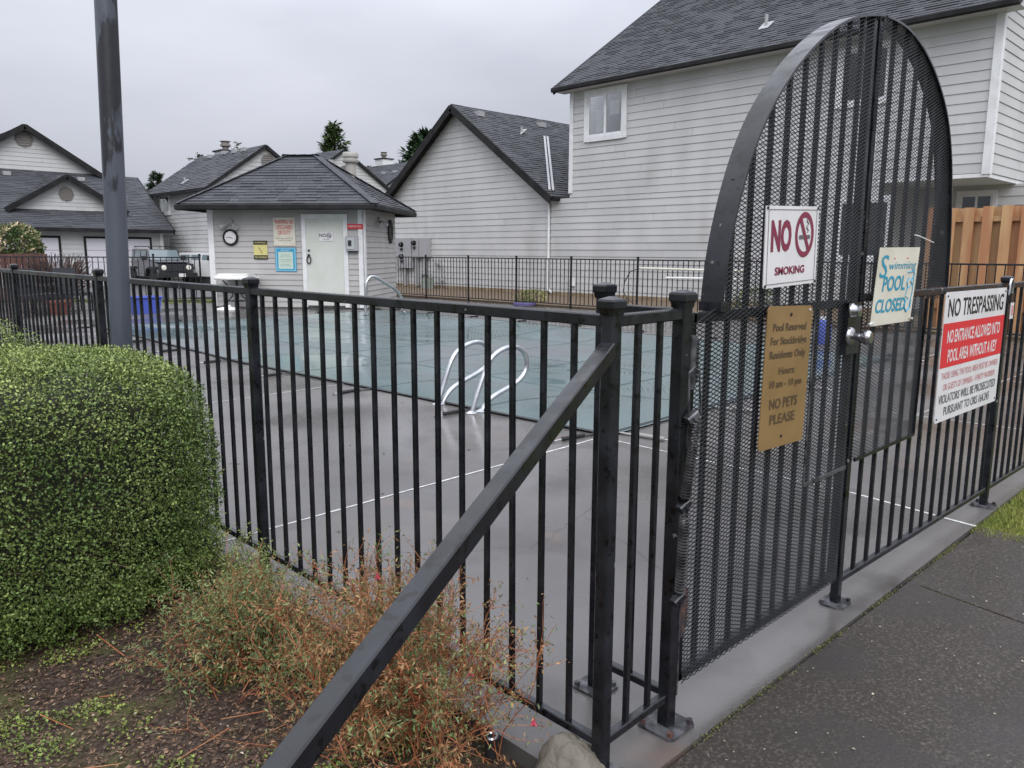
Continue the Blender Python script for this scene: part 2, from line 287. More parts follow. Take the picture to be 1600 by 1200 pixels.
def shingles(parent,O,U,V,poly,exp,tab,m,parts=False,limit=300,name='shingle',seed=1):
    """shingle tabs over a slope polygon given in (u,v); O world origin, U along the eave, V up the slope"""
    rr=random.Random(seed); O=np.array(O,float);U=np.array(U,float);U/=np.linalg.norm(U);V=np.array(V,float);V/=np.linalg.norm(V);Nn=np.cross(U,V)
    if Nn[2]<0: Nn=-Nn
    base=MB(); base.prism([O+U*a+V*b-Nn*.004 for a,b in poly],-Nn*.05); base.build('roof_deck',m,parent)
    big=MB(); us=[p[0] for p in poly]; vs_=[p[1] for p in poly]; v=min(vs_)-.02; cnt=0;row=0
    while v<max(vs_):
        u=min(us)-rr.random()*tab
        while u<max(us):
            w=tab*rr.choice([.55,.8,1,1.25,.7]); q=clip(clip(clip(clip(poly,(0,-1),-v),(0,1),v+exp+.03),(-1,0),-u),(1,0),u+w-.006)
            if len(q)>2:
                k=len(q); h=.013+.011*(rr.random()<.45); A=[O+U*a+V*b+Nn*(h-(b-v)/exp*(h-.001)) for a,b in q]; B=[O+U*a+V*b-Nn*.003 for a,b in q]
                tn=rr.uniform(-.5,.5); fs=[tuple(range(k))]+[(i,i+k,(i+1)%k+k,(i+1)%k) for i in range(k)]
                if parts and cnt<limit:
                    mb=MB(); mb.tone=tn; mb.add(A+B,fs); mb.build(name,m,parent); cnt+=1
                else: big.tone=tn; big.add(A+B,fs)
            u+=w
        v+=exp; row+=1
    if big.f: reg(big.build(name+'_field' if not parts else name+'_rest',m,parent),kind='stuff')
def window(parent,fr,u0,v0,u1,v1,t=.07,mull=1,blinds=True,proud=.05,frame=TRIM,name='window'):
    mb=MB(); s=t*.5
    fr.box(mb,u0,v0,u1,v1,-.02,.026); w=mb.build(name,DARK,parent)
    mb=MB(); fr.box(mb,u0-t,v0-t,u0,v1+t,.0,proud); fr.box(mb,u1,v0-t,u1+t,v1+t,.0,proud); fr.box(mb,u0,v1,u1,v1+t,.0,proud); fr.box(mb,u0,v0-t*1.1,u1,v0,.0,proud+.012)
    fr.box(mb,u0,v0,u0+s,v1,.027,proud-.012); fr.box(mb,u1-s,v0,u1,v1,.027,proud-.012); fr.box(mb,u0+s,v1-s,u1-s,v1,.027,proud-.012); fr.box(mb,u0+s,v0,u1-s,v0+s,.027,proud-.012)
    for k in range(mull): c=u0+(u1-u0)*(k+1)/(mull+1); fr.box(mb,c-s*.6,v0+s,c+s*.6,v1-s,.027,proud-.008)
    mb.build('window_frame',frame,w); MW[w.name]=mw(parent)
    mb=MB(); fr.box(mb,u0+s,v0+s,u1-s,v1-s,.034,.037); mb.build('pane',GLASS,w)
    return w
def rod_vent(parent,p,m=MGREY,h=.28):
    mb=MB(); p=np.array(p); mb.cyl(p-[0,0,.1],p+[0,0,h],.045,10); mb.prism([p+[-.16,-.14,-.08],p+[-.16,.14,-.08],p+[.14,.14,.13],p+[.14,-.14,.13]],(0,0,.02)); mb.build('vent_pipe',m,parent)
def roof_vent(parent,p):
    mb=MB(); p=np.array(p); mb.box(p+[-.15,-.14,-.05],p+[.15,.14,.12]); mb.build('roof_vent',MGREY,parent)
# ================================================================== THE SETTING
def st(name,mb,m,parent=None): return reg(mb.build(name,m,parent),kind='structure')
mb=MB(); mb.add([(-300,-300,-.22),(400,-300,-.22),(400,400,-.22),(-300,400,-.22)],[(0,1,2,3)]); st('ground',mb,GRASSG)
mb=MB(); mb.box((-30,26.5,-.20),(15.2,37.9,-.15)); mb.box((15.2,29,-.20),(60,33.9,-.152)); st('parking_lot',mb,ASPH)
# pool deck as a slab with the pool opening left out
PX0,PX1,PY0,PY1=4.62,11.05,3.70,15.75     # cover
HX0,HX1,HY0,HY1=4.90,10.8,3.98,15.45       # opening
mb=MB()
def slab(poly,m=None,z1=0,z0=-.14): mb.prism([(x,y,z1) for x,y in poly],(0,0,z0-z1))
slab([(1.56,1.27),(HX0,1.27),(HX0,28),(1.56,28)]); slab([(HX0,1.27),(HX1,1.27),(HX1,HY0),(HX0,HY0)])
slab([(HX1,1.27),(15.0,1.27),(15.0,21),(HX1,21)]); slab([(HX0,HY1),(HX1,HY1),(HX1,19.5),(HX0,25)])
deck=st('pool_deck',mb,CONC)
mb=MB(); mb.prism([(x,y,-.0) for x,y in [(1.45,1.11),(15.0,1.11),(15.0,1.27),(1.56,1.27),(1.56,28),(1.45,28)]][:0] or [(1.45,1.11,0),(15.0,1.11,0),(15.0,1.27,0),(1.45,1.27,0)],(0,0,-.13)); mb.prism([(1.45,1.27,0),(1.56,1.27,0),(1.56,28,0),(1.45,28,0)],(0,0,-.13)); st('deck_curb',mb,CONC)
def joint(a,b,w=.014,z=.002):
    a=Vector((*a,z));b=Vector((*b,z)); m2=MB(); n=max(2,int((b-a).length/.12)); d=(b-a).normalized(); s=Vector((-d.y,d.x,0)); vs=[]
    for i in range(n+1):
        p=a.lerp(b,i/n); wob=random.uniform(-.002,.002); ww=w/2*random.uniform(.75,1.15); vs+=[p+s*(wob+ww),p+s*(wob-ww)]
    m2.add(vs,[(2*i,2*i+1,2*i+3,2*i+2) for i in range(n)]); m2.build('joint_sealant',LINEW,deck)
joint((1.46,3.585),(4.62,3.72),.018); joint((1.56,7.02),(4.6,7.18)); joint((1.56,10.5),(4.6,10.6)); joint((4.47,1.1),(4.585,1.8),.022); joint((4.585,1.8),(4.60,3.68),.014)
joint((7.32,1.2),(7.2,3.7)); joint((10.1,1.2),(10.0,3.7)); joint((5.4,2.35),(15,2.35),.010); joint((11.05,7.1),(15,7.1)); joint((11.05,10.6),(15,10.6)); joint((11.05,3.7),(15,3.65)); joint((1.56,14),(4.6,14)); joint((11.3,3.7),(11.3,16),.012)
mb=MB(); mb.box((HX0,HY0,-1.2),(HX1,HY1,-1.1)); st('pool_basin',mb,mat('pool_plaster',(.25,.4,.42),.5))
mb=MB(); mb.add([(HX0,HY0,-.19),(HX1,HY0,-.19),(HX1,HY1,-.19),(HX0,HY1,-.19)],[(0,1,2,3)]); st('pool_water',mb,mat('pool_water',(.03,.12,.13),.05))
def crack(pts,w=.004,parent=None,z=.0015):
    P=[Vector((*p,z)) for p in pts]; Q=[]
    for a,b in zip(P[:-1],P[1:]):
        n=max(2,int((b-a).length/.07)); Q+=[a.lerp(b,i/n)+Vector((random.gauss(0,.012),random.gauss(0,.012),0)) for i in range(n)]
    Q.append(P[-1]); mb=MB(); vs=[]
    for k,p in enumerate(Q):
        d=(Q[min(k+1,len(Q)-1)]-Q[max(k-1,0)]).normalized(); s_=Vector((-d.y,d.x,0))*w*random.uniform(.3,.7); vs+=[p+s_,p-s_]
    mb.add(vs,[(2*k,2*k+1,2*k+3,2*k+2) for k in range(len(Q)-1)]); mb.build('hairline_crack',DARK,parent)
for pts in (((1.9,3.0),(2.6,2.5),(3.3,2.7),(4.4,2.2)),((2.2,5.9),(3.0,5.4),(3.5,4.7),(4.3,4.5)),((2.4,8.8),(3.2,8.2),(4.2,8.4)),((6.0,1.3),(6.3,2.3),(6.1,3.5)),((11.9,8.0),(13.0,8.8),(14.8,8.6)),((3.0,1.3),(2.8,1.9),(3.1,2.6))): crack(pts,.0014,deck)
# path, lawn, soil
SEAM=[(1.40,1.093),(1.676,1.097),(1.998,1.10),(2.533,1.098),(3.396,1.092),(4.50,1.086)]
mb=MB(); mb.prism([(x,y,-.004) for x,y in SEAM]+[(4.46,-4,-.004),(1.2,-4,-.004),(.9,-1,-.004)],(0,0,-.1)); path=st('concrete_path',mb,PATH)
mb=MB(); g=gnd(1438,915,-.003); h=gnd(1700,1010,-.003); mb.bar(g+[0,0,-.0],h,.0022,.004); mb.build('joint_groove',SOIL,path)
mb=MB(); mb.add([(4.47,1.09,-.03),(4.47,-6,-.03),(14.9,-6,-.03),(14.9,1.09,-.03)],[(0,1,2,3)]); st('lawn',mb,GRASSG)
n=70; X=np.linspace(-3,1.46,n); Y=np.linspace(-1.5,9,n); gx,gy=np.meshgrid(X,Y); P=np.stack([gx.ravel(),gy.ravel(),np.zeros(n*n)],1); P[:,2]=-.045+.018*lump(P,3)+.008*lump(P,14,3); i=np.arange(n-1)[:,None]*n+np.arange(n-1)[None]; i=i.ravel()
P[:,2]-=.05*np.clip((P[:,0]-1.38)/.08,0,1)*0
reg(npmesh('planting_bed_soil',P,np.stack([i,i+1,i+n+1,i+n],1),SOIL),kind='structure')
mb=MB(); mb.box((15.0,-2,-.2),(18.72,26,.05)); st('mulch_bed',mb,MULCH)
mb=MB(); v=[(1.0,28.4),(9.2,20.2),(9.9,20.9),(9.9,24),(3,31)]; mb.prism([(x,y,-.05) for x,y in v],(0,0,-.12)); st('grass_strip',mb,GRASSG)
# ================================================================== LITTLE HOUSE OF THE POOL
SA=R(-50.6); so=CC+0; P0=None
fd=19.2; lat=-3.6; so=np.array([*(fd*F0[:2]+lat*R0[:2]),0])
shed=thing('pool_house','small grey pool house with hipped charcoal roof and pale green door','pool house',tuple(so),SA)
SX=np.array([math.cos(SA),math.sin(SA),0]); SD=np.array([-math.sin(SA),math.cos(SA),0]); WD,DP=3.86,3.0
ff=Fr(so,SX,(0,0,1)); ff.N=-SD; fr_=Fr(so,SD,(0,0,1)); fr_.N=SX; fl=Fr(so-SX*WD,-SD,(0,0,1)); fl.N=-SX; fb=Fr(so+SD*DP,-SX,(0,0,1)); fb.N=SD
WH=2.42
siding(shed,ff,[(-WD,.04),(0,.04),(0,WH),(-WD,WH)],.133,SIDE2)
siding(shed,fr_,[(0,.04),(DP,.04),(DP,WH),(0,WH)],.133,SIDE2)
siding(shed,fl,[(-DP,.04),(0,.04),(0,WH),(-DP,WH)],.133,SIDE2); siding(shed,fb,[(0,.04),(WD,.04),(WD,WH),(0,WH)],.133,SIDE2)
mb=MB(); ff.box(mb,-WD-.01,0,.01,.05,-DP,.012); mb.build('concrete_footing',CONC,shed)
for u0,u1 in ((-WD-.03,-WD+.11),(-.11,.03)):
    mb=MB(); ff.box(mb,u0,.04,u1,WH,.0,.045); mb.build('corner_trim',TRIM,shed)
mb=MB(); fr_.box(mb,-.045,.04,.10,WH,.0,.045); mb.build('corner_trim',TRIM,shed)
# door
u0,v0=ff.uv(483,484); u1,_=ff.uv(541,484); _,vt=ff.uv(512,341); v0=.05
mb=MB(); ff.box(mb,u0,v0,u1,vt,.0,.03); door=mb.build('door',DOORM,shed)
mb=MB(); ff.box(mb,u0-.10,v0,u0,vt+.10,.0,.055); ff.box(mb,u1,v0,u1+.10,vt+.10,.0,.055); ff.box(mb,u0,vt,u1,vt+.10,.0,.055); mb.build('door_frame',TRIM,shed)
mb=MB(); ff.box(mb,u0+.0,.05,u1,.09,.031,.045); mb.build('threshold',GALV,shed)
mb=MB(); a=ff.uv(482,402); mb.cyl(ff.p(a[0]+.03,a[1]+.05,.03),ff.p(a[0]+.03,a[1]+.05,.07),.03,10); mb.tube([ff.p(a[0]+.03+.05*math.cos(t),a[1]-.06+.09*math.sin(t),.06) for t in np.linspace(0,6.28,13)[:-1]],.014,6,closed=True); mb.build('door_handle',INK,door)
mb=MB(); b_=ff.uv(482,398); mb.cyl(ff.p(b_[0]+.03,1.42,.03),ff.p(b_[0]+.03,1.42,.06),.025,10); mb.build('deadbolt',INK,door)
# roof
ez=2.50; E1,E2,E3,E4=[np.array(so)+SX*a+SD*b for a,b in ((-WD-.55,-.52),(.46,-.52),(.46,DP+.52),(-WD-.55,DP+.52))]
for e in (E1,E2,E3,E4): e[2]=ez
Ra=so+SX*-2.42+SD*1.45; Rb=so+SX*-1.62+SD*1.45; Ra[2]=Rb[2]=3.82
roof=MB(); roof.prism([E1+[0,0,-.03],E2+[0,0,-.03],E3+[0,0,-.03],E4+[0,0,-.03]],(0,0,-.03)); roof=roof.build('roof',BARGE,shed)
def slope(parent,a,b,c,d,exp,tab,parts,limit=300,seed=1,m=SHING):
    """a,b along the eave, c,d ridge end above b and above a"""
    a,b,c,d=[np.array(p,float) for p in (a,b,c,d)]; U=(b-a)/np.linalg.norm(b-a); w=d-a if np.linalg.norm(d-a)>.01 else c-a; V=w-U*(w@U); V/=np.linalg.norm(V)
    poly=[(float((p-a)@U),float((p-a)@V)) for p in (a,b,c,d)]
    if np.linalg.norm(c-d)<.01: poly=poly[:3]
    shingles(parent,a,U,V,poly,exp,tab,m,parts,limit,seed=seed)
slope(roof,E1,E2,Rb,Ra,.135,.42,True,200,3); slope(roof,E2,E3,Rb,Rb,.135,.42,True,90,4); slope(roof,E4,E1,Ra,Ra,.135,.42,False,seed=5); slope(roof,E3,E4,Ra,Rb,.135,.42,False,seed=6)
for a,b in ((E1,E2),(E2,E3),(E3,E4),(E4,E1)):
    mb=MB(); d=nrm(b-a); mb.bar(a+[0,0,-.075],b+[0,0,-.075],.10,.13,ch=.02); mb.build('gutter',BARGE,shed)
for a,b in ((E1,Ra),(E2,Rb),(E3,Rb),(E4,Ra),(Ra,Rb)):
    for k in range(12 if a is not Ra else 3):
        n_=12 if a is not Ra else 3; mb=MB(); mb.tone=random.uniform(-.4,.3); p=a+(b-a)*k/n_; q=a+(b-a)*(k+1.12)/n_; mb.bar(p+[0,0,.012],q+[0,0,.022],.20,.012); mb.build('ridge_cap',SHING,roof)
# flue behind the roof
fp=so+SX*-.95+SD*2.2; mb=MB(); mb.cyl(fp+[0,0,2.6],fp+[0,0,3.76],.135,22); fl_=mb.build('flue_pipe',BEIGE,shed,smooth=True)
mb=MB(); mb.lathe(fp+[0,0,3.70],[(.14,0),(.20,.02),(.215,.05),(.215,.09),(.18,.11),(.18,.14),(.21,.16),(.215,.24),(.19,.28),(.0,.30)],22); mb.build('flue_cap',BEIGE,fl_,smooth=True)
# wall furniture on the pool house
def spx(x0,y0,x1,y1,fr=ff): a=fr.uv(x0,y1); b=fr.uv(x1,y0); return a[0],a[1],b[0],b[1]
cu,cv=ff.uv(361.5,371); clock=thing('wall_clock','round dark rimmed clock with white dial on the left of the pool house front wall','clock',tuple(ff.p(cu,cv,.03)),SA)
mb=MB(); mb.lathe(ff.p(cu,cv,.025),[(.15,0),(.195,.005),(.20,.03),(.17,.045),(.145,.032),(.0,.032)],32,axis=ff.N); mb.build('rim',BARGE,clock,smooth=True)
mb=MB(); mb.lathe(ff.p(cu,cv,.058),[(.146,0),(.146,.003)],32,axis=ff.N); mb.build('dial',SIGNW,clock)
for k in range(12):
    a=k*math.pi/6; mb=MB(); mb.bar(ff.p(cu+.115*math.cos(a),cv+.115*math.sin(a),.064),ff.p(cu+.135*math.cos(a),cv+.135*math.sin(a),.064),.009,.003,up=ff.N); mb.build('hour_mark',INK,clock)
for ln,a in ((.07,R(-25)),(.105,R(175))): mb=MB(); mb.bar(ff.p(cu,cv,.067),ff.p(cu+ln*math.cos(a),cv+ln*math.sin(a),.067),.010,.004,up=ff.N); mb.build('clock_hand',INK,clock)
def floodlight(fr,x,y,label):
    u,v=fr.uv(x,y); t=thing('floodlight',label,'floodlight',tuple(fr.p(u,v,.03)),SA,'twin floodlights on the pool house')
    mb=MB(); mb.cyl(fr.p(u,v+.09,.02),fr.p(u,v+.09,.06),.07,14); mb.build('mount_plate',MGREY,t)
    for s in (-1,1):
        mb=MB(); mb.cyl(fr.p(u,v+.07,.06),fr.p(u+s*.10,v+.02,.13),.016,8); mb.lathe(fr.p(u+s*.08,v+.03,.10),[(.03,0),(.045,.05),(.075,.15),(.07,.16),(.0,.13)],16,axis=fr.U*s*.75+np.array([0,0,-.45])+fr.N*.5); mb.build('lamp_head',MGREY,t,smooth=True)
floodlight(ff,361,353,'small grey twin floodlight above the round clock on the pool house'); floodlight(fr_,590,349,'small grey twin floodlight on the side wall beside the oval louvre')
ov=fr_.uv(608,362); ovt=thing('oval_louvre','dark oval louvred vent high on the right side wall of the pool house','vent',tuple(fr_.p(*ov,.03)),SA)
a_,b_=.20,.30
mb=MB(); mb.tube([fr_.p(ov[0]+a_*math.cos(t),ov[1]+b_*math.sin(t),.04) for t in np.linspace(0,2*math.pi,29)[:-1]],.022,6,closed=True); mb.build('rim',BARGE,ovt)
mb=MB(); mb.prism([fr_.p(ov[0]+a_*math.cos(t),ov[1]+b_*math.sin(t),.022) for t in np.linspace(0,2*math.pi,29)[:-1]],fr_.N*.004); mb.build('backing',DARK,ovt)
for k in range(9):
    y=-b_+.06+k*.06; w=a_*math.sqrt(max(.02,1-(y/b_)**2)); mb=MB(); mb.bar(fr_.p(ov[0]-w,ov[1]+y,.04),fr_.p(ov[0]+w,ov[1]+y,.04),.03,.012,up=(0,0,1)); mb.build('louvre_slat',VENTM,ovt)
def signp(name,label,fr,rect,m,cat='sign',th=.006,d=.028):
    u0,v0,u1,v1=rect; t=thing(name,label,cat,tuple(fr.p((u0+u1)/2,v0,d)),SA); mb=MB(); fr.box(mb,u0,v0,u1,v1,d,d+th); mb.build('sign_panel',m,t); return t,d+th+.0015
rc=spx(429,340,461,384); t,d=signp('lifeguard_sign','cream sign with red lifeguard warning on the pool house wall',ff,rc,CREAM); uc=(rc[0]+rc[2])/2; h=rc[3]-rc[1]; w=rc[2]-rc[0]
for k,s_ in enumerate(('WARNING NO','LIFEGUARD','ON DUTY')): text(t,s_,ff,uc,rc[3]-h*(.22+.19*k),h*.145,RED,w=w*(.86,.74,.58)[k],d=d,bold=.01)
for k,s_ in enumerate(('PERSONS UNDER 14 MUST BE WITH','AN ADULT AT ALL TIMES')): text(t,s_,ff,uc,rc[3]-h*(.76+.07*k),h*.035,INK,w=w*(.8,.6)[k],d=d)
rc=spx(432,387,463,424); t,d=signp('pool_rules_sign','blue and white framed pool rules notice under the lifeguard sign',ff,rc,NAVY); uc=(rc[0]+rc[2])/2; h=rc[3]-rc[1]; w=rc[2]-rc[0]
mb=MB(); ff.box(mb,rc[0]+w*.03,rc[1]+h*.02,rc[2]-w*.03,rc[1]+h*.98,d,d+.001); mb.build('pale_border',mat('pale_blue_print',(.25,.5,.62),.5),t)
mb=MB(); ff.box(mb,rc[0]+w*.08,rc[1]+h*.06,rc[2]-w*.08,rc[1]+h*.95,d+.0015,d+.003); mb.build('blue_band',NAVY,t)
mb=MB(); ff.box(mb,rc[0]+w*.15,rc[1]+h*.11,rc[2]-w*.15,rc[1]+h*.82,d+.0035,d+.005); mb.build('notice_field',mat('pale_green_print',(.50,.62,.55),.5),t)
text(t,'RULES',ff,uc,rc[3]-h*.15,h*.07,SIGNW,w=w*.4,d=d+.006)
for k in range(9): text(t,random.choice(['NO RUNNING','NO DIVING','SHOWER FIRST','NO GLASS','NO FOOD']),ff,uc+random.uniform(-.01,.01),rc[3]-h*(.26+.065*k),h*.032,INKF if k%3 else YEL,w=w*random.uniform(.4,.62),d=d+.006)
rc=spx(398,376,418,405); t,d=signp('yellow_sign','small yellow and black no diving sign between the clock and the lifeguard sign',ff,rc,YEL); uc=(rc[0]+rc[2])/2; h=rc[3]-rc[1]; w=rc[2]-rc[0]
for y0 in (.0,.78): mb=MB(); ff.box(mb,rc[0],rc[1]+h*y0,rc[2],rc[1]+h*(y0+.22),d,d+.001); mb.build('black_band',INK,t)
text(t,'WARNING',ff,uc,rc[1]+h*.85,h*.09,YEL,w=w*.85,d=d+.002); text(t,'NO DIVING',ff,uc,rc[1]+h*.06,h*.10,YEL,w=w*.85,d=d+.002,bold=.01)
mb=MB(); mb.tube([ff.p(uc-.05,rc[1]+h*.65,d+.002),ff.p(uc,rc[1]+h*.5,d+.002),ff.p(uc+.03,rc[1]+h*.35,d+.002),ff.p(uc+.05,rc[1]+h*.33,d+.002)],.006,4); mb.build('diver_mark',INK,t)
rc=spx(500,362,521,377); t,d=signp('door_no_smoking_sign','small white no smoking sign on the pale green door of the pool house',ff,rc,SIGNW,d=.034); uc=(rc[0]+rc[2])/2; h=rc[3]-rc[1]; w=rc[2]-rc[0]
text(t,'NO',ff,rc[0]+w*.25,rc[1]+h*.45,h*.33,INK,d=d,bold=.02); text(t,'SMOKING',ff,uc,rc[1]+h*.12,h*.1,INK,w=w*.5,d=d)
mb=MB(); q=[ff.p(rc[0]+w*.7+.055*math.cos(t_),rc[1]+h*.58+.055*math.sin(t_),d+.001) for t_ in np.linspace(0,6.283,17)[:-1]]; mb.tube(q,.007,4,closed=True); mb.bar(q[6],q[14],.010,.003,up=ff.N); mb.bar(ff.p(rc[0]+w*.58,rc[1]+h*.55,d+.001),ff.p(rc[0]+w*.82,rc[1]+h*.55,d+.001),.012,.003,up=ff.N); mb.build('prohibition_ring',INK,t)
rc=spx(541,350,568,358); t,d=signp('red_sign','narrow red sign with white letters to the right of the pool house door',ff,rc,RED,d=.048); uc=(rc[0]+rc[2])/2; text(t,'IF 3 PERSONS ONLY',ff,uc,rc[1]+.04,.05,SIGNW,w=(rc[2]-rc[0])*.88,d=d+.001,bold=.01)
rc=spx(543,369,561,392); bt=thing('wall_phone','grey boxed emergency phone on the pool house wall right of the door','phone',tuple(ff.p(rc[0],rc[1],.03)),SA)
mb=MB(); ff.box(mb,rc[0],rc[1],rc[2],rc[3],.02,.14); mb.build('housing',MGREY,bt)
mb=MB(); ff.box(mb,rc[0]+.03,rc[1]+.04,rc[2]-.08,rc[3]-.04,.14,.155); mb.build('cover',mat('pale_grey_enamel',(.42,.43,.45),.4),bt)
mb=MB(); ff.box(mb,rc[0]+.07,rc[1]+.12,rc[0]+.15,rc[3]-.1,.155,.17); mb.build('dial_window',INK,bt)
mb=MB(); ff.box(mb,rc[0]+.06,rc[1]-.03,rc[2]-.02,rc[1]-.0,.03,.10); mb.build('tray',INK,bt)
# ================================================================== BIG HOUSE AND ITS WINGS (right)
XW=18.7
wf=Fr((XW,0,0),(0,-1,0),(0,0,1)); wf.N=np.array([-1.,0,0])          # u=-Y
def wuv(x,y): return wf.uv(x,y)
YA=17.35; YC=5.08
big=thing('two_storey_house','tall grey two-storey house with white framed windows behind the arched gate','house',(XW,10,0))
siding(big,wf,[(-YA,.05),(-7.2,.05),(-7.2,3.06),(-YA,3.06)],.205,SIDE)
siding(big,wf,[(-16.56,3.07),(-YC,3.07),(-YC,6.45),(-16.56,6.45)],.205,SIDE,z0=3.07)
sf=Fr((XW,YC,0),(1,0,0)); sf.N=np.array([0,-1.,0]); siding(big,sf,[(0,3.07),(9,3.07),(9,8.4),(6.2,10.6),(0,6.45)],.205,SIDE)
sb=Fr((XW,16.56,0),(1,0,0)); sb.N=np.array([0,1.,0]); siding(big,sb,[(0,3.4),(9,3.4),(9,8.4),(6.2,10.6),(0,6.45)],.205,SIDE)
mb=MB(); mb.box((XW-.02,YC,2.98),(27,7.3,3.06)); mb.build('overhang_soffit',TRIM,big)
rf=Fr((20.9,0,0),(0,-1,0)); rf.N=np.array([-1.,0,0]); siding(big,rf,[(-7.3,.05),(-2,.05),(-2,2.98),(-7.3,2.98)],.205,SIDE)
mb=MB(); mb.box((XW,7.2,.05),(20.9,7.3,2.98)); mb.build('porch_side_wall',SIDE,big)
a=rf.uv(1500,330); b=rf.uv(1553,303); window(big,rf,a[0],a[1]-.8,b[0],b[1],.09,1)
mb=MB(); mb.box((XW-.045,YC-.045,3.04),(XW+.0,YC+.11,6.45)); mb.box((XW,YC-.045,3.04),(XW+.12,YC,6.45)); mb.build('corner_trim',TRIM,big)
mb=MB(); mb.box((XW-.045,16.46,3.2),(XW,16.60,6.45)); mb.build('corner_trim',TRIM,big)
w0=wuv(919,215); w1=wuv(976,139); W_=window(big,wf,w0[0],w0[1],w1[0],w1[1],.13,1,proud=.06)
cu_=(w0[0]+w1[0])/2
for k in range(9):
    v=w1[1]-.10-k*.05; mb=MB(); wf.box(mb,w0[0]+.07,v-.006,cu_-.06,v+.006,.028,.032); mb.build('blind_slat',BLIND,W_)
mb=MB(); wf.box(mb,w0[0]+.3,w0[1]+.1,cu_-.1,w0[1]+.75,.028,.032); wf.box(mb,cu_+.15,w0[1]+.55,cu_+.5,w0[1]+.95,.028,.032); mb.build('curtain',BLIND,W_)
a=wuv(1312,163); b=wuv(1392,70); window(big,wf,a[0],a[1],b[0],b[1],.10,1)
a=wuv(1308,402); b=wuv(1392,312); window(big,wf,a[0],a[1],b[0],b[1],.10,1)
mb=MB(); mb.box((XW-.06,7.2,0),(XW+.0,YA,.16)); mb.build('foundation_board',mat('weathered_skirt_board',(.19,.14,.085),.8,col2=(.27,.21,.13),scale=4),big)
# roof of the big house: eave along Y at X=18.3
ea=np.array([18.28,16.95,6.30]); eb=np.array([18.28,4.7,6.30]); pt=.672; run=6.6
rA=MB(); up=np.array([run,0,run*pt]); rA.prism([ea+[0,0,-.06],eb+[0,0,-.06],eb+up+[0,0,-.06],ea+up+[0,0,-.06]],(0,0,-.08)); rA.prism([ea+up+[0,0,-.06],eb+up+[0,0,-.06],eb+up*[2,1,0]+[0,0,-.06],ea+up*[2,1,0]+[0,0,-.06]],(0,0,-.08)); rA=rA.build('roof',BARGE,big)
shingles(rA,eb,(0,1,0),(run,0,run*pt),[(0,0),(12.25,0),(12.25,7.95),(0,7.95)],.145,.34,SHING,seed=9)
mb=MB(); mb.bar(ea+[-.03,0.02,-.07],eb+[-.03,0,-.07],.11,.13,ch=.02); mb.build('gutter',BARGE,big)
mb=MB(); mb.bar(ea+[0,.02,-.10],ea+up+[0,.02,-.10],.035,.2); mb.build('barge_board',BARGE,big)
mb=MB(); mb.box((18.3,4.7,6.17),(18.75,16.9,6.2)); mb.build('eave_soffit',SIDE,big)
q=hit(1197,42,ea,np.cross((0,1,0),up)); rod_vent(big,q,MGREY,.3)
q=hit(1210,-60,ea,np.cross((0,1,0),up)); rod_vent(big,q,MGREY,.3)
# gabled wing
wing=thing('gabled_wing','single-storey grey gabled wing with steep charcoal roof joined to the tall house','house',(XW,22,0))
gy0,gy1,ga=26.05,17.37,21.85
siding(wing,wf,[(-gy0,.05),(-gy1,.05),(-gy1,3.25),(-ga,6.38),(-gy0,3.45)],.205,SIDE)
mb=MB(); mb.box((XW-.055,gy1,0),(XW+.0,gy0+.03,.17)); mb.build('foundation_board',MATS['weathered_skirt_board'],wing)
mb=MB(); mb.box((XW,gy0-.05,0),(26,gy0,3.4)); mb.build('wall',SIDE,wing)
apx=np.array([18.36,ga,6.46]); e0=np.array([18.36,17.05,3.13]); e1=np.array([18.36,26.35,3.22]); LX=np.array([9.,0,0])
rB=MB(); rB.prism([apx+[0,0,-.05],e0+[0,0,-.05],e0+LX+[0,0,-.05],apx+LX+[0,0,-.05]],(0,0,-.09)); rB.prism([apx+[0,0,-.05],e1+[0,0,-.05],e1+LX+[0,0,-.05],apx+LX+[0,0,-.05]],(0,0,-.09)); rB=rB.build('roof',BARGE,wing)
slope(rB,e0,e0+LX,apx+LX,apx,.145,.34,False,seed=11); slope(rB,e1,e1+LX,apx+LX,apx,.16,.5,False,seed=12)
for e in (e0,e1): mb=MB(); mb.bar(apx+[-.02,0,-.13],e+[-.02,0,-.13],.04,.24); mb.build('barge_board',BARGE,wing)
mb=MB(); mb.bar(e0+[0,-.04,-.08],e0+LX*.3+[0,-.04,-.08],.11,.13,ch=.02); mb.build('gutter',BARGE,wing)
nB=np.cross(LX,apx-e0)
for x,y in ((748,180),(845,197)): roof_vent(wing,hit(x,y,apx,nB))
rod_vent(wing,hit(815,208,apx,nB),h=.22)
p=hit(850,215,apx,nB); q=hit(858,299,apx,nB); nn=nrm(nB)*(1 if nB[2]>0 else -1)
for s in (0,.16): mb=MB(); mb.bar(p+nn*.04+[s,0,0],q+nn*.04+[s,0,0],.07,.05); mb.build('roof_downspout',MGREY,wing)
a=wuv(860,308); b=wuv(860,458); mb=MB(); mb.tube([wf.p(a[0]-.03,a[1],.18),wf.p(a[0]-.02,a[1]-.15,.08),wf.p(a[0],a[1]-.3,.06),wf.p(a[0],b[1]+.25,.06),wf.p(a[0]+.05,b[1]+.1,.10),wf.p(a[0]+.3,b[1]+.05,.22)],.038,8); mb.build('downspout',TRIM,wing,smooth=True)
wb=wuv(896,441); mb=MB(); wf.box(mb,wb[0]-.09,wb[1]-.12,wb[0]+.09,wb[1]+.12,.02,.08); mb.build('outlet_cover',WHITE,big)
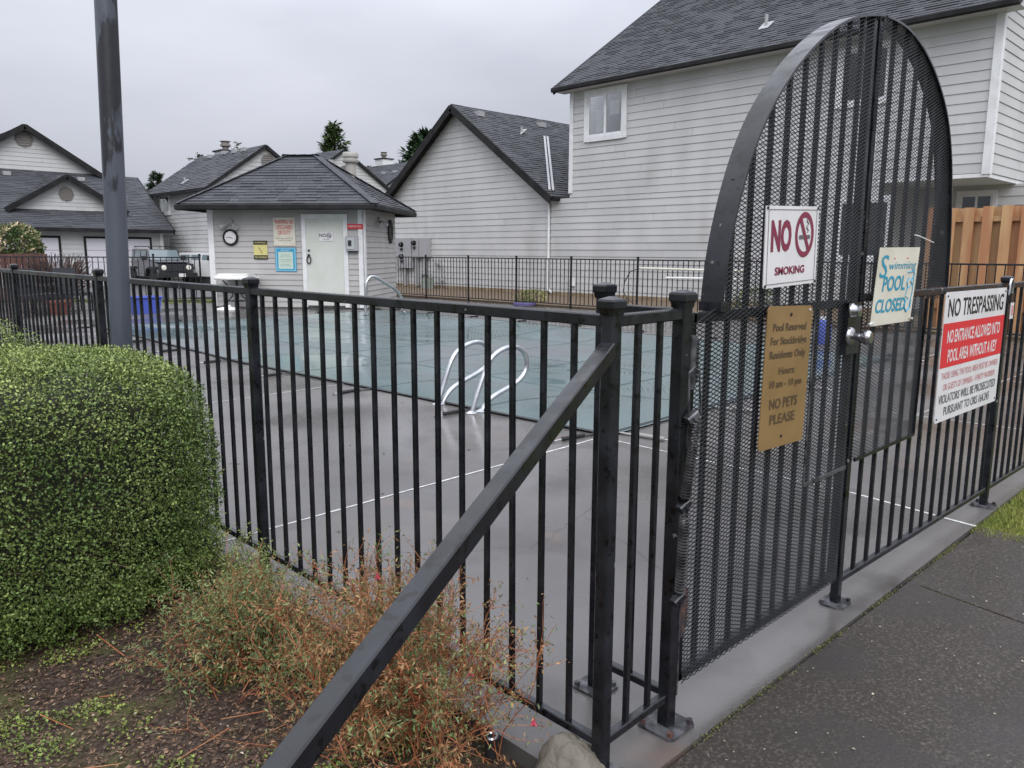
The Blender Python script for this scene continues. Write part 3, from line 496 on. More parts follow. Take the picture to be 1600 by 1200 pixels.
# meters
def meterbox(x0,y0,x1,y1,label,nm,dep=.2):
    a=wuv(x0,y1); b=wuv(x1,y0); t=thing('meter_cabinet',label,'meter box',(XW-.1,-(a[0]+b[0])/2,a[1]),0,'meter boxes on the gabled wing')
    mb=MB(); wf.box(mb,a[0],a[1],b[0],b[1],.02,dep); mb.build('cabinet',MGREY,t)
    for u,v in nm:
        mb=MB(); uu=a[0]+(b[0]-a[0])*u; vv=a[1]+(b[1]-a[1])*v; mb.lathe(wf.p(uu,vv,dep),[(.10,0),(.10,.03),(.085,.10),(.06,.13),(0,.14)],16,axis=wf.N); mb.build('meter_glass',GLASS,t,smooth=True)
        mb=MB(); wf.box(mb,uu-.06,vv-.22,uu+.06,vv-.13,dep,dep+.05); mb.build('breaker',INK,t)
    mb=MB(); c=(a[0]+b[0])/2; wf.box(mb,c-.06,.1,c+.06,a[1],.03,.13); mb.build('conduit',MGREY,t)
meterbox(624,372,648,418,'big grey cabinet with round electric meters, nearest the pool house',[(.45,.78),(.45,.38)])
meterbox(649,372,659,403,'narrow grey cabinet with one round meter, between two others',[(.4,.75)],.16); meterbox(661,372,674,402,'slim plain grey cabinet, farthest right of the meter boxes',[],.18)
a=wuv(613,372); b=wuv(621,402); mb=MB(); wf.box(mb,a[0],b[1],b[0],a[1],.02,.12); t=reg(mb.build('conduit_box',MGREY),'grey conduit box half hidden by the pool house corner','utility box')
a=wuv(676,462); b=wuv(687,434); mb=MB(); t=thing('utility_pedestal','squat grey-green utility pedestal with sloping top standing in the mulch bed','utility box',(XW-.5,-a[0],0)); wf.box(mb,a[0],.0,b[0],b[1],.3,.55); mb.build('pedestal_body',GREEN,t); mb=MB(); mb.prism([wf.p(a[0]-.02,b[1],.28),wf.p(b[0]+.02,b[1],.28),wf.p(b[0]-.02,b[1]+.13,.36),wf.p(a[0]+.02,b[1]+.13,.36)],wf.N*.2); mb.build('pedestal_cap',GREEN,t)
a=wuv(694,415); t=thing('gas_meter','small grey gas riser pipe with regulator low on the wing wall','gas meter',(XW-.1,-a[0],0)); mb=MB(); mb.tube([wf.p(a[0],.05,.12),wf.p(a[0],.9,.12),wf.p(a[0]-.25,1.0,.12)],.025,8); mb.build('riser_pipe',MGREY,t); mb=MB(); mb.cyl(wf.p(a[0]-.25,.95,.08),wf.p(a[0]-.25,.95,.2),.09,14); mb.build('regulator',MGREY,t); mb=MB(); mb.cyl(wf.p(a[0],.35,.08),wf.p(a[0],.35,.2),.07,14); mb.build('regulator',MGREY,t)
# ================================================================== HOUSES FAR LEFT
gh=thing('garage_house','grey house with white garage doors and front cross gable, far left','house',(10,40,-.15))
gf=Fr((0,38,0),(1,0,0)); gf.N=np.array([0,-1.,0])
siding(gh,gf,[(-4,-.15),(14.35,-.15),(14.35,2.42),(-4,2.42)],.2,SIDE)
mb=MB(); mb.box((14.25,38.0,-.15),(14.34,45,2.4)); mb.build('wall',SIDE,gh)
mb=MB(); gf.box(mb,14.22,-.15,14.37,2.4,.0,.05); mb.build('corner_trim',TRIM,gh)
for x0,x1 in ((-3.4,9.45),(10.55,13.8),):
    a=gf.uv(136,371); u0=11.12 if x0>0 else 6.6; u1=13.72 if x0>0 else 9.9
    if x0>0: u0=gf.uv(136,400)[0]; u1=gf.uv(235,400)[0]
    else: u1=gf.uv(93,400)[0]; u0=u1-3.0
    vt=gf.uv(180,373)[1]; mb=MB(); gf.box(mb,u0,-.15,u1,vt,.0,.025); g_=mb.build('garage_door',GARD,gh)
    for k in range(1,4): mb=MB(); gf.box(mb,u0,-.15+k*(vt+.15)/4-.01,u1,-.15+k*(vt+.15)/4+.01,.026,.028); mb.build('panel_joint',VENTM,g_)
    mb=MB(); gf.box(mb,u0-.09,-.15,u0,vt+.09,.0,.05); gf.box(mb,u1,-.15,u1+.09,vt+.09,.0,.05); gf.box(mb,u0,vt,u1,vt+.09,.0,.05); mb.build('door_frame',BARGE,gh)
e0=np.array([-5,37.55,2.32]); e1=np.array([14.75,37.55,2.32]); r1=np.array([14.75,41.85,4.98]); r0=np.array([-5,41.85,4.98])
rC=MB(); rC.prism([e0-[0,0,.05],e1-[0,0,.05],r1-[0,0,.05],r0-[0,0,.05]],(0,0,-.08)); rC.prism([r0-[0,0,.05],r1-[0,0,.05],r1+[0,4.3,-2.7],r0+[0,4.3,-2.7]],(0,0,-.08)); rC=rC.build('roof',BARGE,gh)
slope(rC,e0,e1,r1,r0,.15,.5,False,seed=21)
mb=MB(); mb.bar(e0+[0,-.03,-.06],e1+[0,-.03,-.06],.12,.16); mb.build('gutter',BARGE,gh)
mb=MB(); mb.bar(e1+[.02,0,-.1],r1+[.02,0,-.1],.04,.22); mb.build('barge_board',BARGE,gh)
mb=MB(); mb.prism([(14.3,38.2,2.4),(14.3,45.2,2.4),(14.3,41.85,4.6)],(.05,0,0)); mb.build('wall',SIDE,gh)
# cross gable
dg=Fr((0,38.85,0),(1,0,0)); dg.N=np.array([0,-1.,0]); ap=dg.uv(101,275); l_=dg.uv(8,325); r_=dg.uv(187,322); bz=2.95
siding(gh,dg,[(ap[0]-2.05,bz),(ap[0]+2.05,bz),(ap[0]+2.05,3.28),(ap[0],ap[1]-.05),(ap[0]-2.05,3.28)],.17,SIDE)
dz=(ap[1]-3.1)/2.35; A=np.array([ap[0],38.5,ap[1]+.05])
dr=MB(); 
for s in (-1,1): Bq=A+[s*2.4,0,-2.4*.62]; dr.prism([A-[0,0,.05],Bq-[0,0,.05],Bq+[0,1.2,-.05],A+[0,3.3,-.05]],(0,0,-.07))
dr=dr.build('gable_roof',BARGE,gh)
for s in (-1,1):
    Bq=A+[s*2.4,0,-2.4*.62]; slope(dr,Bq,Bq+[0,1.2,0],A+[0,3.3,0],A,.15,.5,False,seed=30+s); mb=MB(); mb.bar(A+[0,-.02,-.1],Bq+[0,-.02,-.1],.04,.22); mb.build('barge_board',BARGE,gh)
def gvent(parent,fr,x,y,r):
    u,v=fr.uv(x,y); mb=MB(); mb.lathe(fr.p(u,v,.02),[(r,0),(r,.04),(r-.04,.05),(r-.05,.03),(0,.03)],8 if r>0 else 8,axis=fr.N); o=mb.build('gable_vent',VENTM,parent)
    for k in range(6): yy=-r*.75+k*r*.3; w=math.sqrt(r*r-yy*yy)*.9; mb=MB(); mb.bar(fr.p(u-w,v+yy,.06),fr.p(u+w,v+yy,.06),.03,.03); mb.build('louvre_slat',VENTM,o)
gvent(gh,dg,103,303,.31)
mg=Fr((0,41.9,0),(1,0,0)); mg.N=np.array([0,-1.,0]); ap=mg.uv(35,197)
siding(gh,mg,[(ap[0]-7,2.4),(ap[0]+3.1,4.4),(ap[0]+3.1,ap[1]-.1-3.1*.64),(ap[0],ap[1]-.1),(ap[0]-7,ap[1]-.1-7*.64)],.19,SIDE)
A=np.array([ap[0],41.55,ap[1]+.06]); mr_=MB()
for s,k in ((-1,7.2),(1,3.6)): Bq=A+[s*k,0,-k*.64]; mr_.prism([A-[0,0,.05],Bq-[0,0,.05],Bq+[0,9,-.05],A+[0,9,-.05]],(0,0,-.09))
mr_=mr_.build('gable_roof',BARGE,gh)
for s,k in ((-1,7.2),(1,3.6)): Bq=A+[s*k,0,-k*.64]; mb=MB(); mb.bar(A+[0,-.02,-.1],Bq+[0,-.02,-.1],.04,.24); mb.build('barge_board',BARGE,gh); slope(mr_,Bq,Bq+[0,9,0],A+[0,9,0],A,.2,.8,False,seed=40+s)
gvent(gh,mg,37,217,.37)
nC=np.cross(e1-e0,r1-e1)
for x,y in ((10,272),(126,281)): roof_vent(gh,hit(x,y,e0,nC))
def house(name,label,apex,Yg,half,drop,length,wallX_in=.4,vents=(),gv=None,exp=.19,pitch=.68,zb=-.15):
    """house with its ridge along Y; gable end faces the pool at Y=Yg"""
    t=thing(name,label,'house',(apex[0],Yg,zb)); A=np.array([apex[0],Yg-.15,apex[2]]); E=[A+[-half,0,-half*pitch],A+[half,0,-half*pitch]]; LL=np.array([0,length,0])
    fr=Fr((0,Yg,0),(1,0,0)); fr.N=np.array([0,-1.,0]); hw=half-wallX_in; z=apex[2]-.12
    siding(t,fr,[(A[0]-hw,zb),(A[0]+hw,zb),(A[0]+hw,z-hw*pitch),(A[0],z),(A[0]-hw,z-hw*pitch)],exp,SIDE)
    lf=Fr((A[0]-hw,0,0),(0,-1,0)); lf.N=np.array([-1.,0,0]); siding(t,lf,[(-(Yg+length-.6),zb),(-Yg,zb),(-Yg,z-hw*pitch),(-(Yg+length-.6),z-hw*pitch)],exp,SIDE)
    mb=MB(); mb.box((A[0]-hw-.04,Yg-.05,zb),(A[0]-hw+.1,Yg,z-hw*pitch)); mb.build('corner_trim',TRIM,t)
    r=MB()
    for e in E: r.prism([A-[0,0,.05],e-[0,0,.05],e+LL-[0,0,.05],A+LL-[0,0,.05]],(0,0,-.09))
    r=r.build('roof',BARGE,t)
    for k,e in enumerate(E): slope(r,e,e+LL,A+LL,A,.17,.6,False,seed=50+k); mb=MB(); mb.bar(A+[0,-.02,-.07],e+[0,-.02,-.07],.04,.15); mb.build('barge_board',BARGE,t)
    mb=MB(); mb.bar(E[0]+[-.03,0,-.06],E[0]+LL+[-.03,0,-.06],.12,.14); mb.build('gutter',BARGE,t)
    n=np.cross(LL,A-E[0])
    for x,y in vents: roof_vent(t,hit(x,y,A,n))
    if gv: gvent(t,fr,*gv)
    return t,fr,lf,A,E,n
def chimney(t,p,w=.55,h=.7,dd=.8):
    mb=MB(); p=np.array(p); mb.box(p+[-w,-dd,-1.2],p+[w,dd,h]); c=mb.build('chimney',TRIM,t); mb=MB(); mb.box(p+[-w-.08,-dd-.08,h],p+[w+.08,dd+.08,h+.07]); mb.build('chimney_top',BARGE,c); mb=MB(); mb.lathe(p+[0,0,h+.07],[(.16,0),(.16,.18),(.26,.22),(.26,.30),(.2,.34),(.2,.42),(.28,.46),(0,.5)],14); mb.build('flue_cap',VENTM,c)
hD,fD,lD,AD,ED,nD=house('house_with_chimney','two-storey grey house with white chimney, between garage house and pool house',(17.77,34,6.15),34.3,2.95,0,7.4,vents=((352,240),(368,238),(383,235),(330,246)),gv=(418,252,.33),pitch=.70)
chimney(hD,(18.3,39.4,6.0),.40,.30,.42); rod_vent(hD,hit(289,285,AD,nD),h=.25)
for x0,y0,x1,y1 in ((252,306,264,333),(312,298,318,309)):
    a=lD.uv(x0,y1); b=lD.uv(x1,y0); window(hD,lD,a[0],a[1],b[0],b[1],.12,1 if x0<300 else 0)
a=lD.uv(262,390); mb=MB(); lD.box(mb,a[0]-.5,-.15,a[0]+.3,2.0,.0,.04); mb.build('side_door',TRIM,hD)
hE,fE,lE,AE,EE,nE=house('grey_gabled_house','grey gabled house with arched vent seen just behind the pool house flue','',41.3,4.6,0,9,gv=None) if False else house('grey_gabled_house','grey gabled house seen just behind the pool house flue',(26.4,41.3,7.35),41.3,4.4,0,10,vents=((516,253),),gv=(539,268,.38),pitch=.66)
hF,fF,lF,AF,EF,nF=house('distant_house','distant house with charcoal roof and white chimney left of the gabled wing',(35.4,46,7.75),46,5,0,12,vents=((600,271),(617,269)),pitch=.66)
chimney(hF,(35.9,50.6,7.7),.45,.55,.5)
# ================================================================== STEEL FENCES
_pk={}
def pickmesh(s,h):
    k=(s,round(h,3))
    if k not in _pk:
        mb=MB(); mb.bar((0,0,0),(0,0,h),s,s,up=(0,1,0),ch=s*.12); o=mb.build('picket',BLACK); _pk[k]=o.data; bpy.data.objects.remove(o)
    return _pk[k]
def fence(name,label,a,b,posts,spacing,top=1.25,bot=.10,s=.0155,rs=.030,ps=.039,post_h=1.285,start=None,skip=(),plates=True,detail=True,group=None,endposts=True,cat='fence',rail_ch=.003):
    """picket fence from a to b (xy); posts are distances along it"""
    a=Vector((*a,0)); b=Vector((*b,0)); d=(b-a).normalized(); Ln=(b-a).length; ang=math.atan2(d.y,d.x)
    t=thing(name,label,cat,tuple(a),ang,group)
    mb=MB(); mb.bar((0,0,top-rs/2),(Ln,0,top-rs/2),rs,rs,ch=rail_ch); mb.build('rail',BLACK,t,world=False)
    mb=MB(); mb.bar((0,0,bot),(Ln,0,bot),rs*.85,rs*.85,ch=rail_ch); mb.build('rail',BLACK,t,world=False)
    pm=pickmesh(s,top-bot-rs*.9); x=spacing if start is None else start
    while x<Ln-.03:
        if all(abs(x-p)>spacing*.42 for p in posts): link('picket',pm,t,(x+random.uniform(-.0015,.0015),0,bot+rs*.2),(random.gauss(0,.0012),random.gauss(0,.0022),random.gauss(0,.03)))
        x+=spacing
    pmesh=cmesh=plm=None
    for p in posts:
        if p in skip: continue
        if pmesh is None:
            mb=MB(); mb.bar((0,0,-.05 if not plates else .0),(0,0,post_h-.02),ps,ps,up=(0,1,0),ch=.004 if detail else 0); o=mb.build('post',BLACK); pmesh=o.data; bpy.data.objects.remove(o)
            w=ps/2
            mb=MB(); zs=post_h
            def ring(r,z): return [(r,r,z),(-r,r,z),(-r,-r,z),(r,-r,z)]
            prof=[(w+.001,-.044),(w+.003,-.030),(w+.0065,-.024),(w+.0065,-.009),(w+.004,-.004),(w*.3,.003)]
            vs=[];fs=[]
            for r,z in prof: vs+=ring(r,z+zs)
            for i in range(len(prof)-1):
                for j in range(4): fs.append((i*4+j,i*4+(j+1)%4,(i+1)*4+(j+1)%4,(i+1)*4+j))
            k=(len(prof)-1)*4; fs.append((k,k+1,k+2,k+3)); mb.add(vs,fs); o=mb.build('post_cap',BLACK); cmesh=o.data; bpy.data.objects.remove(o)
            mb=MB(); mb.bar((0,0,.0),(0,0,.008),.115,.115,up=(0,1,0),ch=.012)
            for sx in (-1,1):
                for sy in (-1,1): mb.cyl((sx*.042,sy*.042,.008),(sx*.042,sy*.042,.020),.009,6)
            o=mb.build('base_plate',GALV); plm=o.data; bpy.data.objects.remove(o)
        po=link('post',pmesh,t,(p,0,0)); link('post_cap',cmesh,po)
        if plates: link('base_plate',plm,po)
    return t
P1=(1.520,1.204); P1b=(1.852,1.478); P2=(1.842,1.214); P3=(3.035,1.220); P4=(4.888,1.177)
fA=fence('picket_fence','long black picket fence beside the hedge, with a diagonal brace at its corner',P1,(1.555,17.0),[0,1.91,3.87,5.87,7.85,9.8,11.8,13.8],.1135,start=.115,post_h=1.292)
for k in range(0):pass
fence('short_fence','short black fence section between the corner post and the gate hinge post',P1,P2,[],.105,start=.11)
sf_=fence('stub_fence','short black stub of picket fence standing behind the gate hinge post',(P2[0]+.01,P2[1]+.02),P1b,[.262],.13,start=.125,post_h=1.31)
# gate hinge post
gp=thing('gate_post','scraped black square post carrying the gate hinges and spring','post',(*P2,0))
mb=MB(); mb.bar((*P2,0),(*P2,1.28),.041,.041,up=(0,1,0),ch=.004); gpo=mb.build('post_tube',BLACK,gp)
mb=MB(); mb.box((P2[0]+.016,P2[1]-.0222,.10),(P2[0]+.0218,P2[1]-.0200,.42)); mb.box((P2[0]+.014,P2[1]-.0222,.55),(P2[0]+.0218,P2[1]-.0203,.98)); mb.build('scraped_paint',GALV,gp)
w=.0205; mb=MB(); vs=[];fs=[]
for r,z in [(w+.001,1.252),(w+.003,1.266),(w+.007,1.272),(w+.007,1.288),(w+.005,1.294),(w*.3,1.301)]: vs+=[(P2[0]+r,P2[1]+r,z),(P2[0]-r,P2[1]+r,z),(P2[0]-r,P2[1]-r,z),(P2[0]+r,P2[1]-r,z)]
for i in range(5):
    for j in range(4): fs.append((i*4+j,i*4+(j+1)%4,(i+1)*4+(j+1)%4,(i+1)*4+j))
fs.append((20,21,22,23)); mb.add(vs,fs); mb.build('post_cap',BLACK,gp)
mb=MB(); mb.bar((*P2,0),(*P2,.009),.13,.13,up=(0,1,0),ch=.012); o=mb.build('base_plate',GALV,gp)
for sx in (-1,1):
    for sy in (-1,1): mb=MB(); mb.cyl((P2[0]+sx*.05,P2[1]+sy*.05,.009),(P2[0]+sx*.05,P2[1]+sy*.05,.022),.010,6); mb.build('bolt',RUST,o)
# brace
rb=ray(447,1200); Bp=CC+rb*1.0; Tp=np.array([1.505,1.20,1.165]); dv=nrm(Bp-Tp); End=Tp+dv*((Tp[2]+.05)/-dv[2]); mb=MB(); mb.bar(Tp,End,.038,.040,ch=.003); mb.build('brace',BLACK,fA)
# right fence run with the fixed half of the arch
rf_=fence('picket_fence','black steel picket fence right of the gate, carrying the fixed half of the mesh arch',P3,(9.6,1.08),[1.853,4.1,6.3],.1245,start=.145)
mb=MB(); mb.bar((*P3,0),(*P3,1.24),.034,.034,up=(0,1,0),ch=.003); mb.bar((P3[0],P3[1],1.24),(P3[0]-.012,P3[1],2.228),.030,.030,up=(0,1,0),ch=.003); mb.build('centre_post',BLACK,rf_)
mb=MB(); mb.bar((*P3,0),(*P3,.010),.115,.10,up=(0,1,0),ch=.02)
for sx in (-1,1):
    for sy in (-1,1): mb.cyl((P3[0]+sx*.042,P3[1]+sy*.036,.01),(P3[0]+sx*.042,P3[1]+sy*.036,.02),.009,6)
mb.build('base_plate',GALV,rf_)
# arch curves, as (X/Y ratio, height over Y) read for the front edge
YF,YB=1.185,1.257
LC=[(1.689,-.125),(1.693,-.06),(1.709,.024),(1.731,.09),(1.757,.161),(1.80,.252),(1.856,.335),(1.925,.408),(2.003,.478),(2.10,.548),(2.20,.605),(2.29,.644),(2.40,.678),(2.53,.700)]
RCV=[(2.545,.701),(2.66,.706),(2.74,.698),(2.82,.681),(2.925,.643),(3.036,.583),(3.135,.508),(3.20,.423),(3.245,.33),(3.271,.229),(3.302,.10),(3.319,-.06),(3.325,-.125)]
LP=[(r*YF,EYE+z*YF) for r,z in LC]; RP=[(r*YF,EYE+z*YF) for r,z in RCV]
def resamp(P,n):
    P=np.array(P); s=np.r_[0,np.cumsum(np.linalg.norm(np.diff(P,axis=0),axis=1))]
    Q=np.stack([np.interp(np.linspace(0,s[-1],n),s,P[:,i]) for i in (0,1)],1)
    for _ in range(4): Q[1:-1]=.25*Q[:-2]+.5*Q[1:-1]+.25*Q[2:]
    return Q
LQ=resamp(LP,34); RQ=resamp(RP,34)
def band(Q,parent,y0,y1):
    T=nrm(np.gradient(Q,axis=0)); Nn=np.stack([-T[:,1],T[:,0]],1); th=.004; mb=MB(); vs=[]
    for q,n_ in zip(Q,Nn): vs+=[(q[0]+n_[0]*th,y0,q[1]+n_[1]*th),(q[0]+n_[0]*th,y1,q[1]+n_[1]*th),(q[0]-n_[0]*th,y1,q[1]-n_[1]*th),(q[0]-n_[0]*th,y0,q[1]-n_[1]*th)]
    k=len(Q); fs=[(0,1,2,3),(4*k-1,4*k-2,4*k-3,4*k-4)]
    for i in range(k-1):
        for j in range(4): fs.append((4*i+j,4*i+(j+1)%4,4*i+4+(j+1)%4,4*i+4+j))
    mb.add(vs,fs); return mb.build('arch_band',BLACK,parent,smooth=True)
def inside(poly,x,z):
    poly=np.array(poly); c=np.zeros(len(x),bool); j=len(poly)-1
    for i in range(len(poly)):
        xi,zi=poly[i];xj,zj=poly[j]; m=((zi>z)!=(zj>z))&(x<(xj-xi)*(z-zi)/(zj-zi+1e-12)+xi); c^=m; j=i
    return c
def expmesh(parent,poly,y,LW=.0350,SW=.0132,seed=0,wob=.0015):
    """expanded metal: every strand of every diamond is real"""
    poly=np.array(poly); x0,z0=poly.min(0);x1,z1=poly.max(0); nx=int((x1-x0)/(LW/2))+2; nz_=int((z1-z0)/(SW/2))+2
    i,j=np.meshgrid(np.arange(nx),np.arange(nz_),indexing='ij'); i=i.ravel();j=j.ravel(); k=(i+j)%2==0; i=i[k];j=j[k]
    A=[];B=[]
    for s in (1,-1):
        ax=x0+i*LW/2; az=z0+j*SW/2; bx=ax+LW/2; bz=az+s*SW/2; m=inside(poly,(ax+bx)/2,(az+bz)/2); A.append(np.stack([ax[m],az[m]],1)); B.append(np.stack([bx[m],bz[m]],1))
    A=np.concatenate(A);B=np.concatenate(B)
    def P3d(Q): yy=y+wob*np.sin(Q[:,0]*9+seed)*np.cos(Q[:,1]*7); return np.stack([Q[:,0],yy,Q[:,1]],1)
    A3,B3=P3d(A),P3d(B); D=nrm(B3-A3); Nv=np.array([[0,-1.,0]]); S=nrm(np.cross(D,Nv)); S=nrm(S+np.array([[0,-.55,0]])); T=nrm(np.cross(D,S)); hw,ht=.0015,.0008
    V=np.stack([c+S*a+T*b for c in (A3,B3) for a,b in ((hw,ht),(-hw,ht),(-hw,-ht),(hw,-ht))],1).reshape(-1,3); n0=np.arange(len(A))[:,None]*8
    Fc=np.concatenate([np.hstack([n0+q,n0+(q+1)%4,n0+(q+1)%4+4,n0+q+4]) for q in range(4)],1).reshape(-1,4)
    return reg(npmesh('expanded_mesh',V,Fc,MESHM,parent),kind='stuff')
RT=1.235
band(RQ,rf_,YF,YB)
YM=1.1965
expmesh(rf_,[(3.030,RT),(3.006,2.19)]+[(x-.006,z) for x,z in RQ if x>3.035][:]+[(RQ[-1][0]-.006,RT-.03),(3.70,RT-.03),(3.685,.605),(3.030,.605)],YM,seed=3)
mb=MB(); mb.bar((3.05,YM-.003,.603),(3.69,YM-.003,.603),.008,.014); mb.bar((3.686,YM-.003,.603),(3.70,YM-.003,1.21),.012,.004); mb.build('mesh_edge_strip',BLACK,rf_)
def topz(Q,x):
    Q=Q[np.argsort(Q[:,0])]; return float(np.interp(x,Q[:,0],Q[:,1]))
x=3.18
while x<RQ[:,0].max()-.03:
    mb=MB(); mb.bar((x,1.222,1.235),(x,1.222,topz(RQ,x)-.003),.0155,.0155,up=(0,1,0),ch=.002); mb.build('picket',BLACK,rf_); x+=.1245
# the gate leaf
gate=thing('gate','tall black steel gate leaf with expanded mesh and half-round arched top, hinged at the left','gate',(1.90,1.22,0))
gx0,gx1=1.893,2.985; gy=1.222
mb=MB(); mb.bar((gx0,gy,.125),(gx0,gy,RT),.030,.030,up=(0,1,0),ch=.003); mb.build('hinge_stile',BLACK,gate)
mb=MB(); mb.bar((gx1,gy,.125),(gx1-.012,gy,2.222),.030,.030,up=(0,1,0),ch=.003); mb.build('latch_stile',BLACK,gate)
for z in (.137,RT-.015): mb=MB(); mb.bar((gx0,gy,z),(gx1-.016,gy,z),.03,.03,ch=.003); mb.build('rail',BLACK,gate)
x=1.995
while x<2.95:
    z1=topz(LQ,x)-.003 if x>LQ[0][0]+.02 else RT-.02
    mb=MB(); mb.bar((x,gy+.002,.15),(x,gy+.002,z1),.0155,.0155,up=(0,1,0),ch=.002); mb.build('picket',BLACK,gate); x+=.1005
band(LQ,gate,YF,YB)
expmesh(gate,[(gx0-.005,.125),(gx1-.018,.125),(gx1-.022,2.21)]+[(x+.006,z) for x,z in LQ[::-1] if x<gx1-.03]+[(gx0+.0,RT-.02)],YM,seed=1)
mb=MB(); mb.bar((2.615,YM-.004,.590),(2.965,YM-.004,.590),.006,.013); mb.bar((2.612,YM-.004,.59),(2.612,YM-.004,1.20),.010,.004); mb.build('mesh_edge_strip',GALV,gate)
mb=MB(); mb.box((LQ[0][0]-.01,YF-.001,1.235),(LQ[0][0]+.03,YB+.001,1.262)); mb.build('arch_foot',BLACK,gate)
# hinges, closer spring
for z in (1.10,.36):
    mb=MB(); mb.cyl((1.872,1.196,z-.075),(1.872,1.196,z+.075),.011,12); mb.box((1.862,1.198,z-.06),(1.91,1.203,z+.06)); mb.build('hinge',RUST if z<.5 else GALV,gate,smooth=True)
def spring(pa_,pb_,n,r=.0155):
    a_=onY(*pa_,1.172); b_=onY(*pb_,1.172); a_[1]=b_[1]=1.172; pts=[]
    for t_ in np.linspace(0,1,n*12): w=2*math.pi*n*t_; pts.append(a_+(b_-a_)*t_+np.array([r*math.cos(w),r*math.sin(w)*.8,0]))
    mb=MB(); mb.tube(pts,.0027,5); return mb
spring((1089,655),(1071,778),27).build('closer_spring',SPRM,gate,smooth=True); spring((1070,806),(1062,925),25).build('closer_spring',SPRM,gate,smooth=True)
for (px,py,m_) in ((1080,652,GALV),(1068,790,BLACK),(1059,936,BLACK)): c_=onY(px,py,1.178); mb=MB(); mb.bar(c_+[-.016,.004,-.010],c_+[.018,-.004,.010],.026,.022,ch=.004); mb.cyl(c_+[0,-.016,0],c_+[0,.016,0],.009,8); mb.build('spring_clip',m_,gate)
q=[onY(*p,1.176) for p in ((1076,650),(1077,582),(1084,574),(1093,580),(1095,648))]; mb=MB(); mb.tube(q,.0035,6); mb.build('spring_hook',GALV,gate)
# lock
mb=MB(); mb.box((2.855,1.178,1.035),(2.968,1.199,1.225)); mb.build('lock_box',BLACK,gate)
kx,kz=onY(1341,527,1.13)[0],onY(1341,527,1.13)[2]; kx=2.95
for (px,py,kind) in ((1343,486,0),(1350,526,1)):
    yy=1.155 if kind==0 else 1.135; h_=onY(px,py,yy); hx,hz=h_[0],h_[2]; ax=(0,-1,0)
    hx-=.0
    if kind==0: mb=MB(); mb.lathe((hx-.010,1.178,hz),[(.028,0),(.028,.004),(.024,.008),(.021,.030),(.015,.033),(0,.033)],24,axis=ax); mb.build('deadbolt_cylinder',CHROME,gate,smooth=True)
    else: mb=MB(); mb.lathe((hx-.022,1.178,hz),[(.034,0),(.034,.004),(.028,.012),(.013,.016),(.012,.034),(.020,.042),(.027,.058),(.027,.068),(.020,.078),(0,.080)],28,axis=ax); mb.build('door_knob',CHROME,gate,smooth=True)
# ---- signs on the gate and fence
def quad_sign(name,label,px,Y,m,round_=0,th=.003,cat='sign',Ys=None):
    Ys=Ys or [Y]*4; c=[onY(*p,y) for p,y in zip(px,Ys)]   # tl tr br bl
    U=nrm((c[1]-c[0])+(c[2]-c[3])); V=nrm((c[0]-c[3])+(c[1]-c[2])); N_=nrm(np.cross(U,V)); V=np.cross(N_,U); N_= N_ if N_[1]<0 else -N_; ctr=sum(c)/4
    w=(np.linalg.norm(c[1]-c[0])+np.linalg.norm(c[2]-c[3]))/2; h=(np.linalg.norm(c[0]-c[3])+np.linalg.norm(c[1]-c[2]))/2
    fr=Fr(ctr,U,V); fr.N=N_; t=thing(name,label,cat,tuple(fr.p(0,-h/2))); r=round_; pts=[]
    if r:
        for cx,cy,a0 in ((w/2-r,h/2-r,0),(-w/2+r,h/2-r,90),(-w/2+r,-h/2+r,180),(w/2-r,-h/2+r,270)):
            for k in range(5): a=R(a0+k*22.5); pts.append(fr.p(cx+r*math.cos(a),cy+r*math.sin(a),0))
    else: pts=[fr.p(w/2,h/2),fr.p(-w/2,h/2),fr.p(-w/2,-h/2),fr.p(w/2,-h/2)]
    mb=MB(); mb.prism(pts,fr.N*th); mb.build('sign_panel',m,t); return t,fr,w,h
def bolt(t,fr,u,v,m=INK,r=.005,d=.003): mb=MB(); mb.cyl(fr.p(u,v,d),fr.p(u,v,d+.003),r,8); mb.build('bolt',m,t)
t,fr,w,h=quad_sign('no_smoking_sign','white sign with maroon NO, prohibition ring and SMOKING on the gate arch',[(1197,321),(1279,323),(1272,441),(1190,452)],1.183,SIGNW,.006)
D_=.0045; fr.U=fr.U
text(t,'NO',fr,-.215*w,-.035*h,.35*h,MAROON,w=.37*w,d=D_,bold=.045); text(t,'SMOKING',fr,-.03*w,-.345*h,.095*h,MAROON,w=.56*w,d=D_,bold=.03)
rc_=np.array([.225*w,.14*h]); rr_=.172*w
def ringpoly(fr,cx,cy,r0,r1,d,m,parent,n=40,name='prohibition_ring',sy=1):
    mb=MB(); vs=[];fs=[]
    for i in range(n): a=2*math.pi*i/n; vs+=[fr.p(cx+r0*math.cos(a),cy+sy*r0*math.sin(a),d),fr.p(cx+r1*math.cos(a),cy+sy*r1*math.sin(a),d)]
    for i in range(n): j=(i+1)%n; fs.append((2*i,2*i+1,2*j+1,2*j))
    mb.add(vs,fs); return mb.build(name,m,parent)
ringpoly(fr,*rc_,rr_*.80,rr_*1.06,D_,MAROON,t,sy=1.12)
mb=MB(); a=R(124); q1=fr.p(rc_[0]+.85*rr_*math.cos(a),rc_[1]+rr_*.95*math.sin(a),D_+.0004); q2=fr.p(rc_[0]-.85*rr_*math.cos(a),rc_[1]-rr_*.95*math.sin(a),D_+.0004); mb.bar(q1,q2,.0005,.016,up=fr.U); mb.build('prohibition_bar',MAROON,t)
